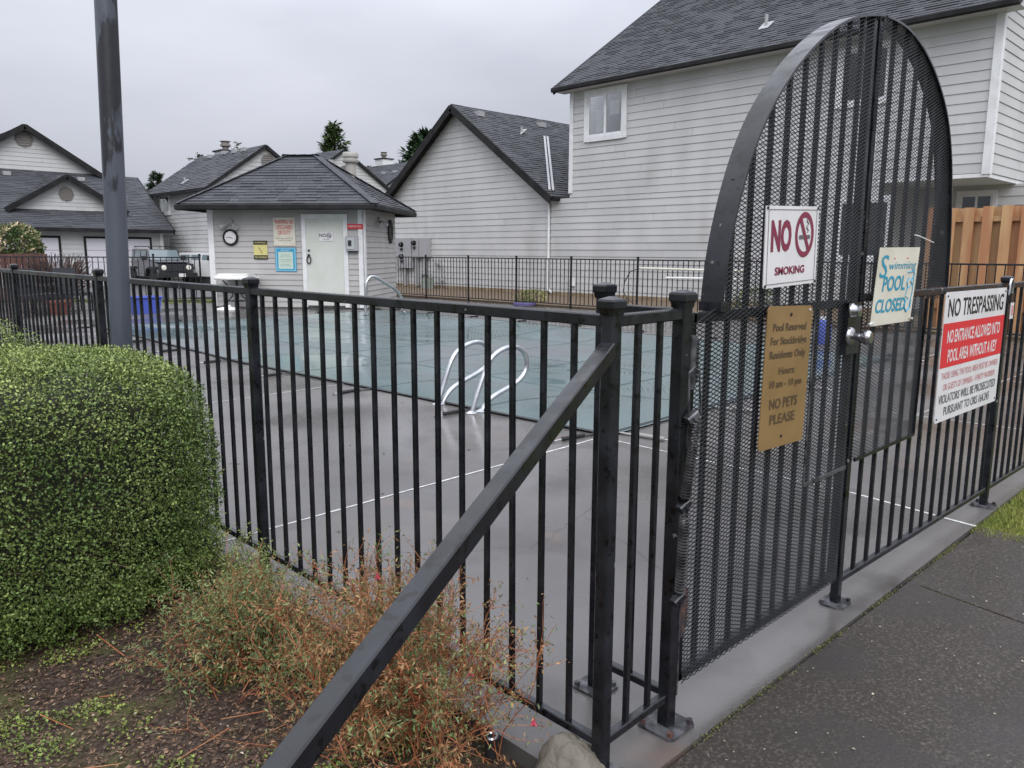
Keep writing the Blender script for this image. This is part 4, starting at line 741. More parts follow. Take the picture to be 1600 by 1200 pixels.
mb=MB(); mb.prism([fr.p(rc_[0]-.6*rr_,rc_[1]-.22*rr_,D_+.0002),fr.p(rc_[0]+.62*rr_,rc_[1]-.22*rr_,D_+.0002),fr.p(rc_[0]+.62*rr_,rc_[1]-.02*rr_,D_+.0002),fr.p(rc_[0]-.6*rr_,rc_[1]-.02*rr_,D_+.0002)],fr.N*.0004); mb.build('cigarette_mark',INKF,t)
mb=MB(); mb.tube([fr.p(rc_[0]+rr_*(.30+.12*math.sin(k*1.5)),rc_[1]+rr_*(.12+k*.085),D_) for k in range(9)],.0016,4); mb.build('smoke_mark',INKF,t)
mb=MB(); q=[fr.p(sx*w*.455,sy*h*.455,D_) for sx,sy in ((-1,-1),(1,-1),(1,1),(-1,1))]
for i in range(4): mb.bar(q[i],q[(i+1)%4],.0016,.0006,up=fr.N)
mb.build('border_line',INKF,t)
for sx,sy in ((-1,1),(1,1),(-1,-1),(1,-1)): bolt(t,fr,sx*w*.475,sy*h*.475)
t,fr,w,h=quad_sign('plaque','tall bronze brown pool rules plaque with rounded corners on the gate mesh below the rail',[(1198,481),(1267,475),(1254,688),(1184,704)],1.183,BRONZE,.018)
for s_,v,hh,ww in (('Pool Reserved',.33,.052,.74),('For Stockbridge',.235,.052,.80),('Residents Only',.14,.052,.80),('Hours:',.025,.050,.36),('10 am - 10 pm',-.065,.050,.72),('NO PETS',-.215,.070,.62),('PLEASE',-.325,.068,.56)): text(t,s_,fr,(.0 if v>-.2 else -.02)*w,v*h,hh*h,PLTXT,w=ww*w,d=D_,bold=.02)
bolt(t,fr,0,.44*h,INK,.006); bolt(t,fr,-.02*w,-.425*h,INK,.005); bolt(t,fr,.43*w,.47*h,SIGNW,.004)
t,fr,w,h=quad_sign('pool_closed_sign','cream sheet reading Swimming POOL CLOSED in blue, tied right of the door knob',[(1370,386),(1443,388),(1415,500),(1363,511)],1.17,CREAM,0,th=.002,Ys=[1.172,1.135,1.165,1.175])
text(t,'S',fr,-.36*w,.12*h,.29*h,TEAL,w=.17*w,d=.0035,shear=.1); text(t,'wimming',fr,.10*w,.22*h,.105*h,TEAL,w=.68*w,d=.0035,shear=.12)
text(t,'POOL',fr,-.05*w,-.055*h,.19*h,TEAL,w=.56*w,d=.0035,bold=.02,shear=.05); text(t,'CLOSED',fr,-.07*w,-.33*h,.17*h,TEAL,w=.74*w,d=.0035,bold=.02,shear=.05)
def stroke(t,fr,pts,r,m,name='diver_drawing'): mb=MB(); mb.tube([fr.p(u*w,v*h,.003) for u,v in pts],r,4); mb.build(name,m,t)
stroke(t,fr,[(.26,.17),(.42,.18),(.43,.12),(.36,.05),(.41,0),(.30,-.04),(.27,.04),(.31,.10)],.0028,NAVY); stroke(t,fr,[(.30,-.04),(.27,-.15),(.36,-.18),(.26,-.26),(.30,-.30)],.0018,NAVY); stroke(t,fr,[(.28,-.30),(.34,-.36),(.42,-.31),(.42,-.20)],.0036,NAVY); stroke(t,fr,[(.43,.10),(.44,-.10),(.42,-.20)],.0018,NAVY)
for u in (-.12,.20): bolt(t,fr,u*w,.36*h,RED,.0025,.002)
for u,v in ((-.45,-.47),(.45,-.47)):
    mb=MB(); mb.tube([fr.p(u*w-.03*(1 if u<0 else -1),v*h,.0),fr.p(u*w,v*h+.005,.008),fr.p(u*w+.03*(1 if u>0 else -1)+.0,v*h,.004)],.0045,6); mb.build('zip_tie',WHITE,t)
mb=MB(); mb.prism([fr.p(.52*w,.44*h,-.02),fr.p(.56*w,.44*h,-.012),fr.p(.50*w,-.30*h,-.012),fr.p(.47*w,-.30*h,-.02)],fr.N*.002); mb.build('folded_edge',CREAM,t)
c=[onY(*p,1.17) for p in ((1429,367),(1437,369),(1459,379))]; mb=MB(); mb.tube([c[0],c[1],c[2]],.0022,5); o=reg(mb.build('cable_tie',WHITE),'loose end of a white cable tie poking from the arch mesh','cable tie')
# no trespassing
trp=[(1478,457),(1573,449),(1554,626),(1458,663)]
fq=np.array([P4[0]-P3[0],P4[1]-P3[1],0]); fq/=np.linalg.norm(fq); fn=np.array([fq[1],-fq[0],0.]); p0=np.array([P3[0],P3[1],0])+fn*.022
c=[hit(*p,p0,fn) for p in trp]; U=fq; ctr=sum(c)/4; w=(np.linalg.norm(c[1]-c[0])+np.linalg.norm(c[2]-c[3]))/2; h=(np.linalg.norm(c[0]-c[3])+np.linalg.norm(c[1]-c[2]))/2
fr=Fr(ctr,nrm((c[1]-c[0])+(c[2]-c[3])),(0,0,1)); fr.V=np.cross(fn,fr.U); fr.V=fr.V if fr.V[2]>0 else -fr.V; fr.N=fn
t=thing('no_trespassing_sign','large white and red NO TRESPASSING sign fixed to the fence right of the gate','sign',tuple(fr.p(0,-h/2)))
mb=MB(); mb.prism([fr.p(w/2-.012,h/2),fr.p(-w/2+.012,h/2),fr.p(-w/2,h/2-.012),fr.p(-w/2,-h/2+.012),fr.p(-w/2+.012,-h/2),fr.p(w/2-.012,-h/2),fr.p(w/2,-h/2+.012),fr.p(w/2,h/2-.012)],fn*.003); mb.build('sign_panel',SIGNW,t)
mb=MB(); mb.prism([fr.p(-w/2+.002,.265*h,.0035),fr.p(w/2-.002,.265*h,.0035),fr.p(w/2-.002,-.075*h,.0035),fr.p(-w/2+.002,-.075*h,.0035)],fn*.0006); mb.build('red_band',RED,t)
for s_,v,hh,ww,m_,b_ in (('NO TRESPASSING',.315,.135,.90,INK,.012),('NO ENTRANCE ALLOWED INTO',.115,.095,.86,SIGNW,.02),('POOL AREA WITHOUT A KEY',-.035,.095,.80,SIGNW,.02),('THOSE USING THE POOL AREA MUST BE OWNERS',-.165,.052,.92,REDF,0),('OR GUESTS OF OWNERS - 4 PARTY MAXIMUM',-.255,.052,.84,REDF,0),('VIOLATORS WILL BE PROSECUTED',-.355,.068,.92,INKF,.01),('PURSUANT TO ORS 164.245',-.455,.068,.74,INKF,.01)): text(t,s_,fr,(.0 if m_!=INKF else -.01)*w,v*h,hh*h,m_,w=ww*w,d=.0045,bold=b_)
for sx,sy in ((-1,1),(1,1),(-1,-1),(1,-1)): bolt(t,fr,sx*w*.475,sy*h*.47)
# small tag and padlock on the post
q=onY(1578,470,1.15); t=thing('padlock','black padlock with small white tag hanging by the fence post','padlock',tuple(q)); 
mb=MB(); s0=onY(1580,452,1.145); mb.tube([s0+[-.028,0,-.03],s0+[-.028,0,.03],s0+[-.014,0,.052],s0+[.014,0,.052],s0+[.028,0,.03],s0+[.028,0,-.02]],.006,8); mb.build('shackle',CHROME,t,smooth=True)
mb=MB(); mb.box(tuple(s0+[-.03,-.012,-.075]),tuple(s0+[.03,.012,-.02])); mb.build('padlock_body',BLACK,t)
mb=MB(); mb.box(tuple(s0+[-.033,-.016,-.155]),tuple(s0+[.024,-.013,-.070])); tg=mb.build('tag',SIGNW,t); mb=MB(); mb.box(tuple(s0+[-.018,-.018,-.135]),tuple(s0+[.008,-.0165,-.085])); mb.build('tag_mark',REDF,tg)
# ================================================================== FAR FENCES
fence('far_fence','long black picket fence behind the pool, in front of the grey wing',(14.93,21.2),(14.93,1.2),[0,2.2,4.15,6.1,8.05,10.1,12.2,14.2,16.4,18.6],.135,top=1.25,post_h=1.31,start=.13,s=.018,rs=.03,plates=False,detail=False)
pa=gnd(316,476); pb=gnd(0,477)
da=nrm(pb-pa); fence('far_fence','black picket fence crossing behind the pool deck, left of the pool house',tuple(pa[:2]),tuple((pa+da*11.5)[:2]),[0,1.15,3.4,5.55,7.8,10],.14,top=1.24,post_h=1.32,start=.13,s=.018,rs=.03,plates=False,detail=False)
# cedar fence on the right
t=thing('cedar_fence','tall new cedar board fence at the right, behind the black picket fence','fence',(16,5.2,0)); yy=5.25; k=0
while yy>-4:
    fw=.165; z=2.24+random.uniform(-.012,.012); mb=MB(); mb.box((15.96,yy-fw,.02),(15.985,yy,z)); mb.build('fence_board',WOOD,t)
    mb=MB(); mb.box((16.06,yy-fw-.20,.02),(16.085,yy-fw+.05,z-.01)); mb.build('fence_board',WOOD,t); yy-=fw+.135; k+=1
for z in (.4,1.98): mb=MB(); mb.box((15.987,-4,z),(16.058,5.25,z+.09)); mb.build('rail',WOOD,t)
# ================================================================== POOL COVER
cover=thing('pool_cover','wet teal safety cover stretched over the swimming pool with dark seams','pool cover',(7.8,9.7,0))
def xl(y): return np.interp(y,[3.6,6.5,9.5,15.8],[4.68,4.55,4.44,4.66])
def cz(X,Y):
    dx=np.minimum(X-4.95,10.8-X); dy=np.minimum(Y-4.0,15.45-Y); e=np.clip(np.minimum(dx,dy),0,1.2)/1.2
    return .014-.055*e*e*(3-2*e)+.004*np.sin(X*4.13)*np.sin(Y*4.13)*e+.003*np.sin(X*9+Y*5)*e
nu,nv=70,110; uu,vv=np.meshgrid(np.linspace(0,1,nu),np.linspace(0,1,nv)); uu=uu.ravel();vv=vv.ravel()
def cmap(u,v):
    Y=3.68+v*(15.75-3.68)+(1-v)*.25*u; x0=xl(Y); return x0+u*(11.1-x0),Y
cx_,cy_=cmap(uu,vv); P=np.stack([cx_,cy_,cz(cx_,cy_)],1); i=(np.arange(nv-1)[:,None]*nu+np.arange(nu-1)[None]).ravel()
o=npmesh('cover_sheet',P,np.stack([i,i+1,i+nu+1,i+nu],1),COVER,cover); o.data.polygons.foreach_set('use_smooth',[True]*len(o.data.polygons))
def ribbon(name,pts,w,m,parent,dz=.003):
    pts=[Vector(p) for p in pts]; mb=MB(); vs=[]
    for k,p in enumerate(pts):
        d=(pts[min(k+1,len(pts)-1)]-pts[max(k-1,0)]).normalized(); s=Vector((-d.y,d.x,0)).normalized()*w/2; vs+=[p+s+Vector((0,0,dz)),p-s+Vector((0,0,dz))]
    mb.add(vs,[(2*k,2*k+1,2*k+3,2*k+2) for k in range(len(pts)-1)]); return mb.build(name,m,parent)
NV,NU=8,4
vstr=[k/NV for k in range(NV+1)]; ustr=[k/NU for k in range(NU+1)]
for v in [ .004]+[ (k)/NV for k in range(1,NV)]+[.996]:
    pts=[(*[float(c) for c in cmap(u,v)],) for u in np.linspace(0,1,40)]; ribbon('seam_strap',[(a,b,float(cz(a,b))) for a,b in pts],.018 if 0.01<v<.99 else .04,STRAP if v in(.004,.996) else mat('dark_teal_seam',(.045,.075,.08),.5),cover)
for u in [.0]+[k/NU for k in range(1,NU)]+[1.0]:
    pts=[(*[float(c) for c in cmap(u,v)],) for v in np.linspace(0,1,80)]; ribbon('seam_strap',[(a,b,float(cz(a,b))) for a,b in pts],.014 if 0<u<1 else .05,STRAP if u in(0,1) else MATS['dark_teal_seam'],cover)
SPR=mat('grey_spring_cover',(.28,.27,.26),.5)
def tiedown(p,d,white=False):
    p=np.array([*p,.012]); d=np.array([*d,0.]); q=p+d*.16; mb=MB(); mb.bar(p,q,.035,.004); mb.tube([q+[0,0,.006],q+d*.22+[0,0,.006]],.017,8); s=mb
    o=s.build('tie_down',STRAP if not white else SPR,cover); mb=MB(); mb.tube([q+d*.22+[0,0,.006],q+d*.30+[0,0,.002]],.006,6); mb.cyl(q+d*.31+[0,0,-.01],q+d*.31+[0,0,.006],.014,10); mb.build('anchor_hook',CHROME,cover)
for k in range(0,NV+1):
    a,b=cmap(0,min(max(k/NV,.01),.99)); tiedown((a,b),(-1,-.06 if k else .1)); a,b=cmap(1,min(max(k/NV,.01),.99)); tiedown((a,b),(1,0))
for k in range(0,NU+1):
    a,b=cmap(min(max(k/NU,.02),.98),0); tiedown((a,b),(.1,-1),True); a,b=cmap(k/NU,1); tiedown((a,b),(0,1))
# ---- rails
def rail(Y,px,label,name='pool_rail',group=None,r=.0235):
    pts=[onY(x,y,Y) for x,y in px]; pts=[np.array([p[0],Y,p[2]]) for p in pts]; t=thing(name,label,'hand rail',(float(pts[0][0]),Y,0),0,group)
    P=np.array(pts); s=np.r_[0,np.cumsum(np.linalg.norm(np.diff(P,axis=0),axis=1))]; Q=np.stack([np.interp(np.linspace(0,s[-1],44),s,P[:,i]) for i in range(3)],1)
    for _ in range(5): Q[1:-1]=.25*Q[:-2]+.5*Q[1:-1]+.25*Q[2:]
    mb=MB(); mb.tube(Q,r,12); mb.build('tube',RAILM,t,smooth=True)
    for e in (Q[0],Q[-1]): mb=MB(); mb.lathe((e[0],e[1],0),[(.055,0),(.055,.006),(.03,.018),(.022,.024)],18); mb.build('escutcheon',RAILM,t,smooth=True)
rail(5.08,[(737,650),(745,618),(765,560),(781,547),(800,540),(815,543),(824,556),(825,575),(815,593),(795,606),(770,619),(757,631),(752,644)],'steel grab rail at the pool edge, nearer the diagonal brace')
rail(5.60,[(684,635),(705,562),(715,545),(745,532),(757,535),(768,550),(770,566),(745,584),(705,606),(696,618),(690,634)],'steel grab rail at the pool edge, the one farther from the diagonal brace')
rail(14.9,[(571,489),(572,440),(578,431),(584,431),(615,450),(626,460),(631,478)],'white sloping handrail at the far corner of the pool beside the pool house','stair_rail',r=.035)
# ---- pool poles on the far fence
for (x0,y0,x1,y1,lab) in ((1000,419,1120,422.5,'upper long cream telescopic pole hung on the far picket fence'),(1041,434,1120,435.5,'lower white pole hung on the far picket fence')):
    a=onX(x0,y0,14.88); b=onX(x1,y1,14.88); a[0]=b[0]=14.87; mb=MB(); mb.tube([a,b+(b-a)*.35],.024,8); reg(mb.build('pool_pole',CREAM if 'cream' in lab else WHITE),lab,'pool pole')
q=[onX(*p,14.86) for p in ((1000,419),(985,424),(976,440),(974,455),(980,468),(990,474))]; mb=MB(); mb.tube(q,.012,6); reg(mb.build('hose',INK),'thin black hose looping down from the pole on the far fence','hose')
# ---- deck things
t=thing('recycling_tub','blue plastic recycling tub standing on the far deck by the left fence','tub',tuple(gnd(228,489)),R(20)); c=gnd(228,489)
mb=MB(); 
for z0,z1,w0,w1 in ((0,.36,.24,.29),): 
    vs=[(c[0]+sx*w0,c[1]+sy*w0*.8,z0) for sx,sy in ((-1,-1),(1,-1),(1,1),(-1,1))]+[(c[0]+sx*w1,c[1]+sy*w1*.8,z1) for sx,sy in ((-1,-1),(1,-1),(1,1),(-1,1))]; mb.add(vs,[(3,2,1,0),(0,1,5,4),(1,2,6,5),(2,3,7,6),(3,0,4,7)])
mb.build('tub_body',BLUEP,t); mb=MB(); mb.tube([(c[0]+sx*.30,c[1]+sy*.25,.36) for sx,sy in ((-1,-1),(1,-1),(1,1),(-1,1))],.02,6,closed=True); mb.build('rim',BLUEP,t)
mb=MB(); mb.cb((c[0],c[1],.34),(.54,.42,.02)); mb.build('lid',BLUEP,t)
for k,(x,y,lab) in enumerate(((88,492,'red terracotta pot near the dark chairs, left one of the pair'),(101,491,'red terracotta pot near the dark chairs, right one of the pair'))):
    c=gnd(x,y); t=thing('plant_pot',lab,'pot',tuple(c)); mb=MB(); mb.lathe(c,[(.10,0),(.16,.26),(.18,.26),(.18,.31),(.15,.31),(.13,.24),(0,.24)],16); mb.build('pot_body',TERRA,t,smooth=True); mb=MB(); mb.lathe(c+[0,0,.24],[(.13,0),(.13,.02),(0,.03)],16); mb.build('soil',SOIL,t)
def chair(x,y,rz,label):
    c=gnd(x,y); t=thing('patio_chair',label,'chair',tuple(c),rz,'dark patio chairs by the left fence'); M=mw(t)
    def B(name,boxes,m):
        mb=MB()
        for a,b in boxes: mb.box(a,b)
        mb.build(name,m,t,world=False)
    B('seat',[((-.28,-.28,.36),(.28,.28,.44))],DKFAB); 
    mb=MB(); mb.bar((0,-.26,.44),(0,-.42,.98),.5,.05,up=(0,1,0)); mb.build('backrest',DKFAB,t,world=False)
    for sx in (-1,1):
        for sy in (-1,1): mb=MB(); mb.bar((sx*.27,sy*.26,0),(sx*.27,sy*.26,.40),.03,.03,up=(0,1,0)); mb.build('leg',BLACK,t,world=False)
        mb=MB(); mb.bar((sx*.3,-.3,.64),(sx*.3,.28,.62),.04,.03); mb.build('armrest',GALV,t,world=False)
chair(48,492,R(200),'dark patio chair, leftmost of the three beyond the left fence'); chair(70,489,R(215),'dark patio chair, middle of the three beyond the left fence'); chair(118,486,R(190),'dark patio chair, rightmost of the three beyond the left fence')
# table by the pool house
tc_=gnd(372,483); t=thing('patio_table','white topped patio table with curved black legs standing before the pool house','table',tuple(tc_),SA)
mb=MB(); mb.lathe((0,0,.72),[(.50,0),(.53,.015),(.53,.04),(.50,.055),(0,.055)],28); mb.build('table_top',WHITE,t,world=False,smooth=True)
for k in range(4):
    a=k*math.pi/2+.5; mb=MB(); mb.tube([(.40*math.cos(a),.40*math.sin(a),0),(.30*math.cos(a),.30*math.sin(a),.12),(.10*math.cos(a),.10*math.sin(a),.33),(.14*math.cos(a),.14*math.sin(a),.5),(.32*math.cos(a),.32*math.sin(a),.70)],.018,6); mb.build('leg',BLACK,t,world=False,smooth=True)
mb=MB(); mb.tube([(.2*math.cos(a),.2*math.sin(a),.2) for a in np.linspace(0,6.28,17)[:-1]],.012,6,closed=True); mb.build('stretcher_ring',BLACK,t,world=False)
t=thing('cushion_stack','flat white plastic slab lying on the patio table by the pool house','cushion',tuple(tc_+[0,0,.776]),SA+.1); mb=MB(); mb.box((-.42,-.3,0),(.38,.3,.045)); mb.build('slab',WHITE,t,world=False); mb=MB(); mb.box((-.38,-.26,.047),(.36,.26,.085)); mb.build('slab',WHITE,t,world=False)
c=gnd(357,485); mb=MB(); mb.lathe(c,[(.26,0),(.27,.03),(.24,.06),(.07,.09),(.05,.13),(0,.13)],18); reg(mb.build('umbrella_base',WHITE,smooth=True),'round white umbrella base lying on the deck under the patio table','umbrella base')
c=gnd(1283,537); t=thing('chemical_drum','small blue drum seen through the gate mesh beside the lock','drum',tuple(c)); mb=MB(); mb.lathe(c,[(.13,0),(.14,.05),(.14,.30),(.12,.36),(.05,.38),(0,.38)],16); mb.build('drum_body',BLUEP,t,smooth=True); mb=MB(); mb.cyl(c+[0,0,.38],c+[0,0,.43],.045,12); mb.build('drum_cap',WHITE,t)
c=gnd(820,478); mb=MB(); mb.tube([c+[.28*math.cos(a)*(1+.1*math.sin(3*a)),.28*math.sin(a),.02+.01*(a/3)] for a in np.linspace(0,18.8,60)],.016,6); reg(mb.build('garden_hose',mat('purple_hose',(.10,.09,.22),.5)),'coiled dark purple hose on the deck by the far fence','hose')
# ================================================================== POLE
pr=3.112; pX=1.352; pY=pX*pr
t=thing('lamp_pole','tall slate grey metal pole with peeling dark paint behind the clipped hedge','pole',(pX,pY,0))
top=onY(165,0,4.16); d=nrm(np.array([top[0]-pX,0.0,top[2]-0])) ; low=onY(190,535,4.207); tz=onY(165,0,4.207); dd=(np.array([tz[0],4.207,tz[2]])-np.array([low[0],4.207,low[2]])); dd/=dd[2]
b0=np.array([low[0],4.207,low[2]])-dd*(low[2]+.1); mb=MB(); mb.tube([b0+dd*4.6*k/8 for k in range(9)],.0515,24,r1=.0495); mb.build('pole_shaft',POLEM,t,smooth=True)
mb=MB(); e=b0+dd*4.6; mb.lathe(e,[(.06,0),(.20,.05),(.24,.12),(.22,.3),(.1,.42),(0,.45)],16); mb.build('lamp_head',WHITE,t,smooth=True)
# ================================================================== HEDGES
def hedge(name,label,x0,x1,y0,y1,zt,n,seed,tops=HEDGE2):
    t=thing(name,label,'hedge',((x0+x1)/2,(y0+y1)/2,0)); c=np.array([(x0+x1)/2,(y0+y1)/2,zt*.42]); hx=np.array([(x1-x0)/2,(y1-y0)/2,zt*.58]); p=4.2
    r=np.random.default_rng(seed); K=n*9; Q=r.uniform(-1.04,1.04,(K,3)); Q[:,2]=np.where(Q[:,2]<-.74,-.74+r.uniform(0,.3,K),Q[:,2])
    f=(np.abs(Q)**p).sum(1)**(1/p); W_=c+Q*hx; lm=lump(W_,3.2,seed)*.45+lump(W_,9,seed+2)*.35+lump(W_,26,seed+2)*.3; fs=1.0+.05*lm; dep=fs-f
    low=np.clip((.55-W_[:,2])/.55,0,1); front=(Q[:,1]<-.6)
    hole=(.8*lump(W_*[1,1,1.5],9.5,seed+5)+.8*lump(W_,21,seed+9))
    keep=(dep>0)&(dep<.13+.10*low)&~((hole>.66-.50*low)&front&(W_[:,2]<.60)&(dep<.10)&(r.random(len(dep))<.88))&~((hole>.9)&(dep<.03))
    Q=Q[keep];W_=W_[keep]; G=np.sign(Q)*np.abs(Q)**(p-1)/hx; G=nrm(G); 
    if len(W_)>n: k=r.choice(len(W_),n,replace=False); W_=W_[k];G=G[k];Q=Q[k]
    m=len(W_); D=nrm(G*.5+r.normal(0,.75,(m,3))+[0,0,.25]); Nn=nrm(G+r.normal(0,.55,(m,3))+[0,0,.3]); ln=r.uniform(.008,.0155,m)
    palel=(r.random(m)<np.clip((Q[:,2]-.35)*1.4,.0,.8)*.95+.05)  # paler yellow-green leaves, a larger share of them towards the top
    leaves('foliage',W_[~palel],D[~palel],Nn[~palel],ln[~palel],ln[~palel]*.62,HEDGE,t); reg(leaves('pale_green_foliage',W_[palel],D[palel],Nn[palel],ln[palel],ln[palel]*.62,tops,t),kind='stuff')
    # smooth core shell, its dark colour painting the shade inside the hedge
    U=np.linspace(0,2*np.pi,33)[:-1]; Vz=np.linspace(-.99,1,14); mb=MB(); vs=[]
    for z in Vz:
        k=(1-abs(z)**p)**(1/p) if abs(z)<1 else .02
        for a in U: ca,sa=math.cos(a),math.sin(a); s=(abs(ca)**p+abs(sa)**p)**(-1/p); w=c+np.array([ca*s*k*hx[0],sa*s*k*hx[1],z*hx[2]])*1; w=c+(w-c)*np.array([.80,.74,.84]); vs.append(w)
    fs=[(i*32+j,i*32+(j+1)%32,(i+1)*32+(j+1)%32,(i+1)*32+j) for i in range(13) for j in range(32)]; mb.add(vs,fs); mb.build('inner_shade_shell',CORE,t)
    nb=900; A=c+r.uniform(-.85,.85,(nb,3))*hx; A[:,2]=r.uniform(0,zt*.6,nb); Bq=A+nrm(np.stack([r.normal(0,1,nb),-np.abs(r.normal(0,1,nb))-.4,r.normal(.5,.8,nb)],1))*r.uniform(.12,.34,nb)[:,None]; ins=(np.abs((Bq-c)/hx)**p).sum(1)<.98; reg(sticks('branches',A[ins],Bq[ins],.0035,.0016,TWIG,t),kind='stuff')
    # stray shoots standing proud of the clipped face
    ns=260; k=r.integers(0,len(W_),ns); A=W_[k]; d=nrm(G[k]*.8+r.normal(0,.4,(ns,3))+[0,0,.5]); ln=r.uniform(.025,.07,ns)[:,None]; B=A+d*ln; reg(sticks('stray_shoots',A,B,.0012,.0008,TWIG,t,k=3),kind='stuff')
    f=np.repeat(np.arange(ns),6); tt=r.uniform(.2,1,len(f))[:,None]; Pq=A[f]+(B-A)[f]*tt; l2=r.uniform(.009,.016,len(f)); reg(leaves('shoot_leaves',Pq,nrm(r.normal(0,1,(len(f),3))+d[f]),r.normal(0,1,(len(f),3))+[0,0,.5],l2,l2*.6,tops,t),kind='stuff')
    return t
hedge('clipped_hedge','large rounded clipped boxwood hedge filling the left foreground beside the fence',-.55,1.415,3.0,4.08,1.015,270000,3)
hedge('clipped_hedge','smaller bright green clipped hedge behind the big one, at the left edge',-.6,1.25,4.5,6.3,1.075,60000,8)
def twiggy(name,label,cx,cy,rx,ry,h,ns,nl,seed,mats,cat='shrub',lean=(0,0),tall=None,pts=None,flowers=0):
    r=np.random.default_rng(seed); t=thing(name,label,cat,(cx,cy,-.04)); A=[];B=[];RA=[];tips=[]
    for s in range(ns):
        p=np.array([cx+r.normal(0,.28)*rx,cy+r.normal(0,.28)*ry,-.04]); a=r.uniform(0,6.28); out=r.uniform(.15,1.0); L_=h*r.uniform(.55,1.08); tgt=np.array([math.cos(a)*rx*out,math.sin(a)*ry*out,0])*.9
        d=nrm(tgt*1.0+np.array([0,0,L_*1.0])); n=6; q=p.copy(); 
        for k in range(n):
            d=nrm(d+r.normal(0,.16,3)+[0,0,.05]); q2=q+d*L_/n*1.1; q2[0]=min(q2[0],1.50); A.append(q);B.append(q2);RA.append(.0026*(1-k/n*.7)); 
            if k>=1:
                for _ in range(r.integers(1,4)):
                    e=nrm(d+r.normal(0,.75,3)+[0,0,.15]); w=q2.copy()
                    for m_ in range(3):
                        e=nrm(e+r.normal(0,.22,3)); w2=w+e*r.uniform(.02,.045); w2[2]=max(w2[2],-.02); A.append(w);B.append(w2);RA.append(.0013*(1-m_*.2)); tips.append((w2,e,m_)); w=w2
            q=q2
        tips.append((q,d,2))
    A=np.array(A);B=np.array(B); reg(sticks('stems',A,B,np.array(RA),np.array(RA)*.8,mats[2],t,k=3,tone=r.uniform(-.5,.5,len(A))),kind='stuff')
    T=np.array([x[0] for x in tips]);E_=np.array([x[1] for x in tips]); k=r.integers(0,len(T),nl); Pp=T[k]+r.normal(0,.007,(nl,3)); D=nrm(E_[k]*.5+r.normal(0,.6,(nl,3))+[0,0,-.45]); Nn=nrm(r.normal(0,.6,(nl,3))+[0,-.2,.7]); ln=r.uniform(.008,.021,nl)
    g=(lump(Pp,6,seed)+r.normal(0,.5,nl))>mats[3]
    reg(leaves('foliage',Pp[g],D[g],Nn[g],ln[g],ln[g]*.30,mats[0],t),kind='stuff'); reg(leaves('dry_foliage',Pp[~g],D[~g],Nn[~g],ln[~g],ln[~g]*.28,mats[1],t),kind='stuff')
    for f in range(flowers):
        w=T[r.integers(0,len(T))]; mb=MB(); mb.lathe(w,[(.002,0),(.004,-.008),(.006,-.018),(.001,-.026)],6); 
        for q_ in range(4): a=q_*1.57; mb.bar(w+[0,0,-.012],w+[.012*math.cos(a),.012*math.sin(a),-.020],.004,.001)
        mb.build('flower',PINK,t)
    return t
twiggy('fuchsia_shrub','sprawling red-brown twiggy shrub with small olive leaves under the brace and fence',1.25,1.80,.33,.44,.45,170,21000,5,(FUL,FUL2,RTWIG,.1),flowers=3)
twiggy('low_shrub','low olive green shrub with red stems between the hedge and the twiggy shrub',1.14,2.46,.28,.38,.29,110,20000,6,(FUL,FUL2,RTWIG,-.85))
twiggy('leaning_branch_shrub','thin red-stemmed branch with pink flowers leaning over the fence rail by the corner post',1.43,1.53,.10,.16,.40,6,500,12,(FUL,FUL2,RTWIG,-.1),flowers=3)
twiggy('seedling_shrub','small fresh green seedlings at the foot of the hedge beside the fence post',1.40,3.02,.16,.26,.20,18,2600,14,(CLOV,HEDGE2,TWIG,0))
# rock
c=np.array([1.475,1.262,-.03]); n=26; mb=MB(); vs=[];fs=[]
for i in range(n):
    th=math.pi*i/(n-1)
    for j in range(2*n):
        ph=2*math.pi*j/(2*n); v=np.array([math.sin(th)*math.cos(ph),math.sin(th)*math.sin(ph),math.cos(th)]); k=1+.16*lump(v[None]*1.6,1,4)[0]+.05*lump(v[None]*5,1,2)[0]+.018*lump(v[None]*13,1,6)[0]; vs.append(c+v*k*np.array([.105,.10,.135]))
for i in range(n-1):
    for j in range(2*n): fs.append((i*2*n+j,i*2*n+(j+1)%(2*n),(i+1)*2*n+(j+1)%(2*n),(i+1)*2*n+j))
mb.add(vs,fs); reg(mb.build('boulder',ROCKM,smooth=True),'rounded grey-tan boulder at the foot of the corner fence post','boulder')
c=gnd(768,1150,.03); t=thing('sprinkler_head','small grey metal sprinkler head in the bed under the twiggy shrub','sprinkler',(c[0],c[1],0)); mb=MB(); mb.cyl((c[0],c[1],-.03),(c[0],c[1],.025),.019,16); mb.build('body',INK,t); mb=MB(); mb.tube([(c[0]+.016*math.cos(a),c[1]+.016*math.sin(a),.03) for a in np.linspace(0,6.28,17)[:-1]],.004,6,closed=True); mb.build('ring',CHROME,t)
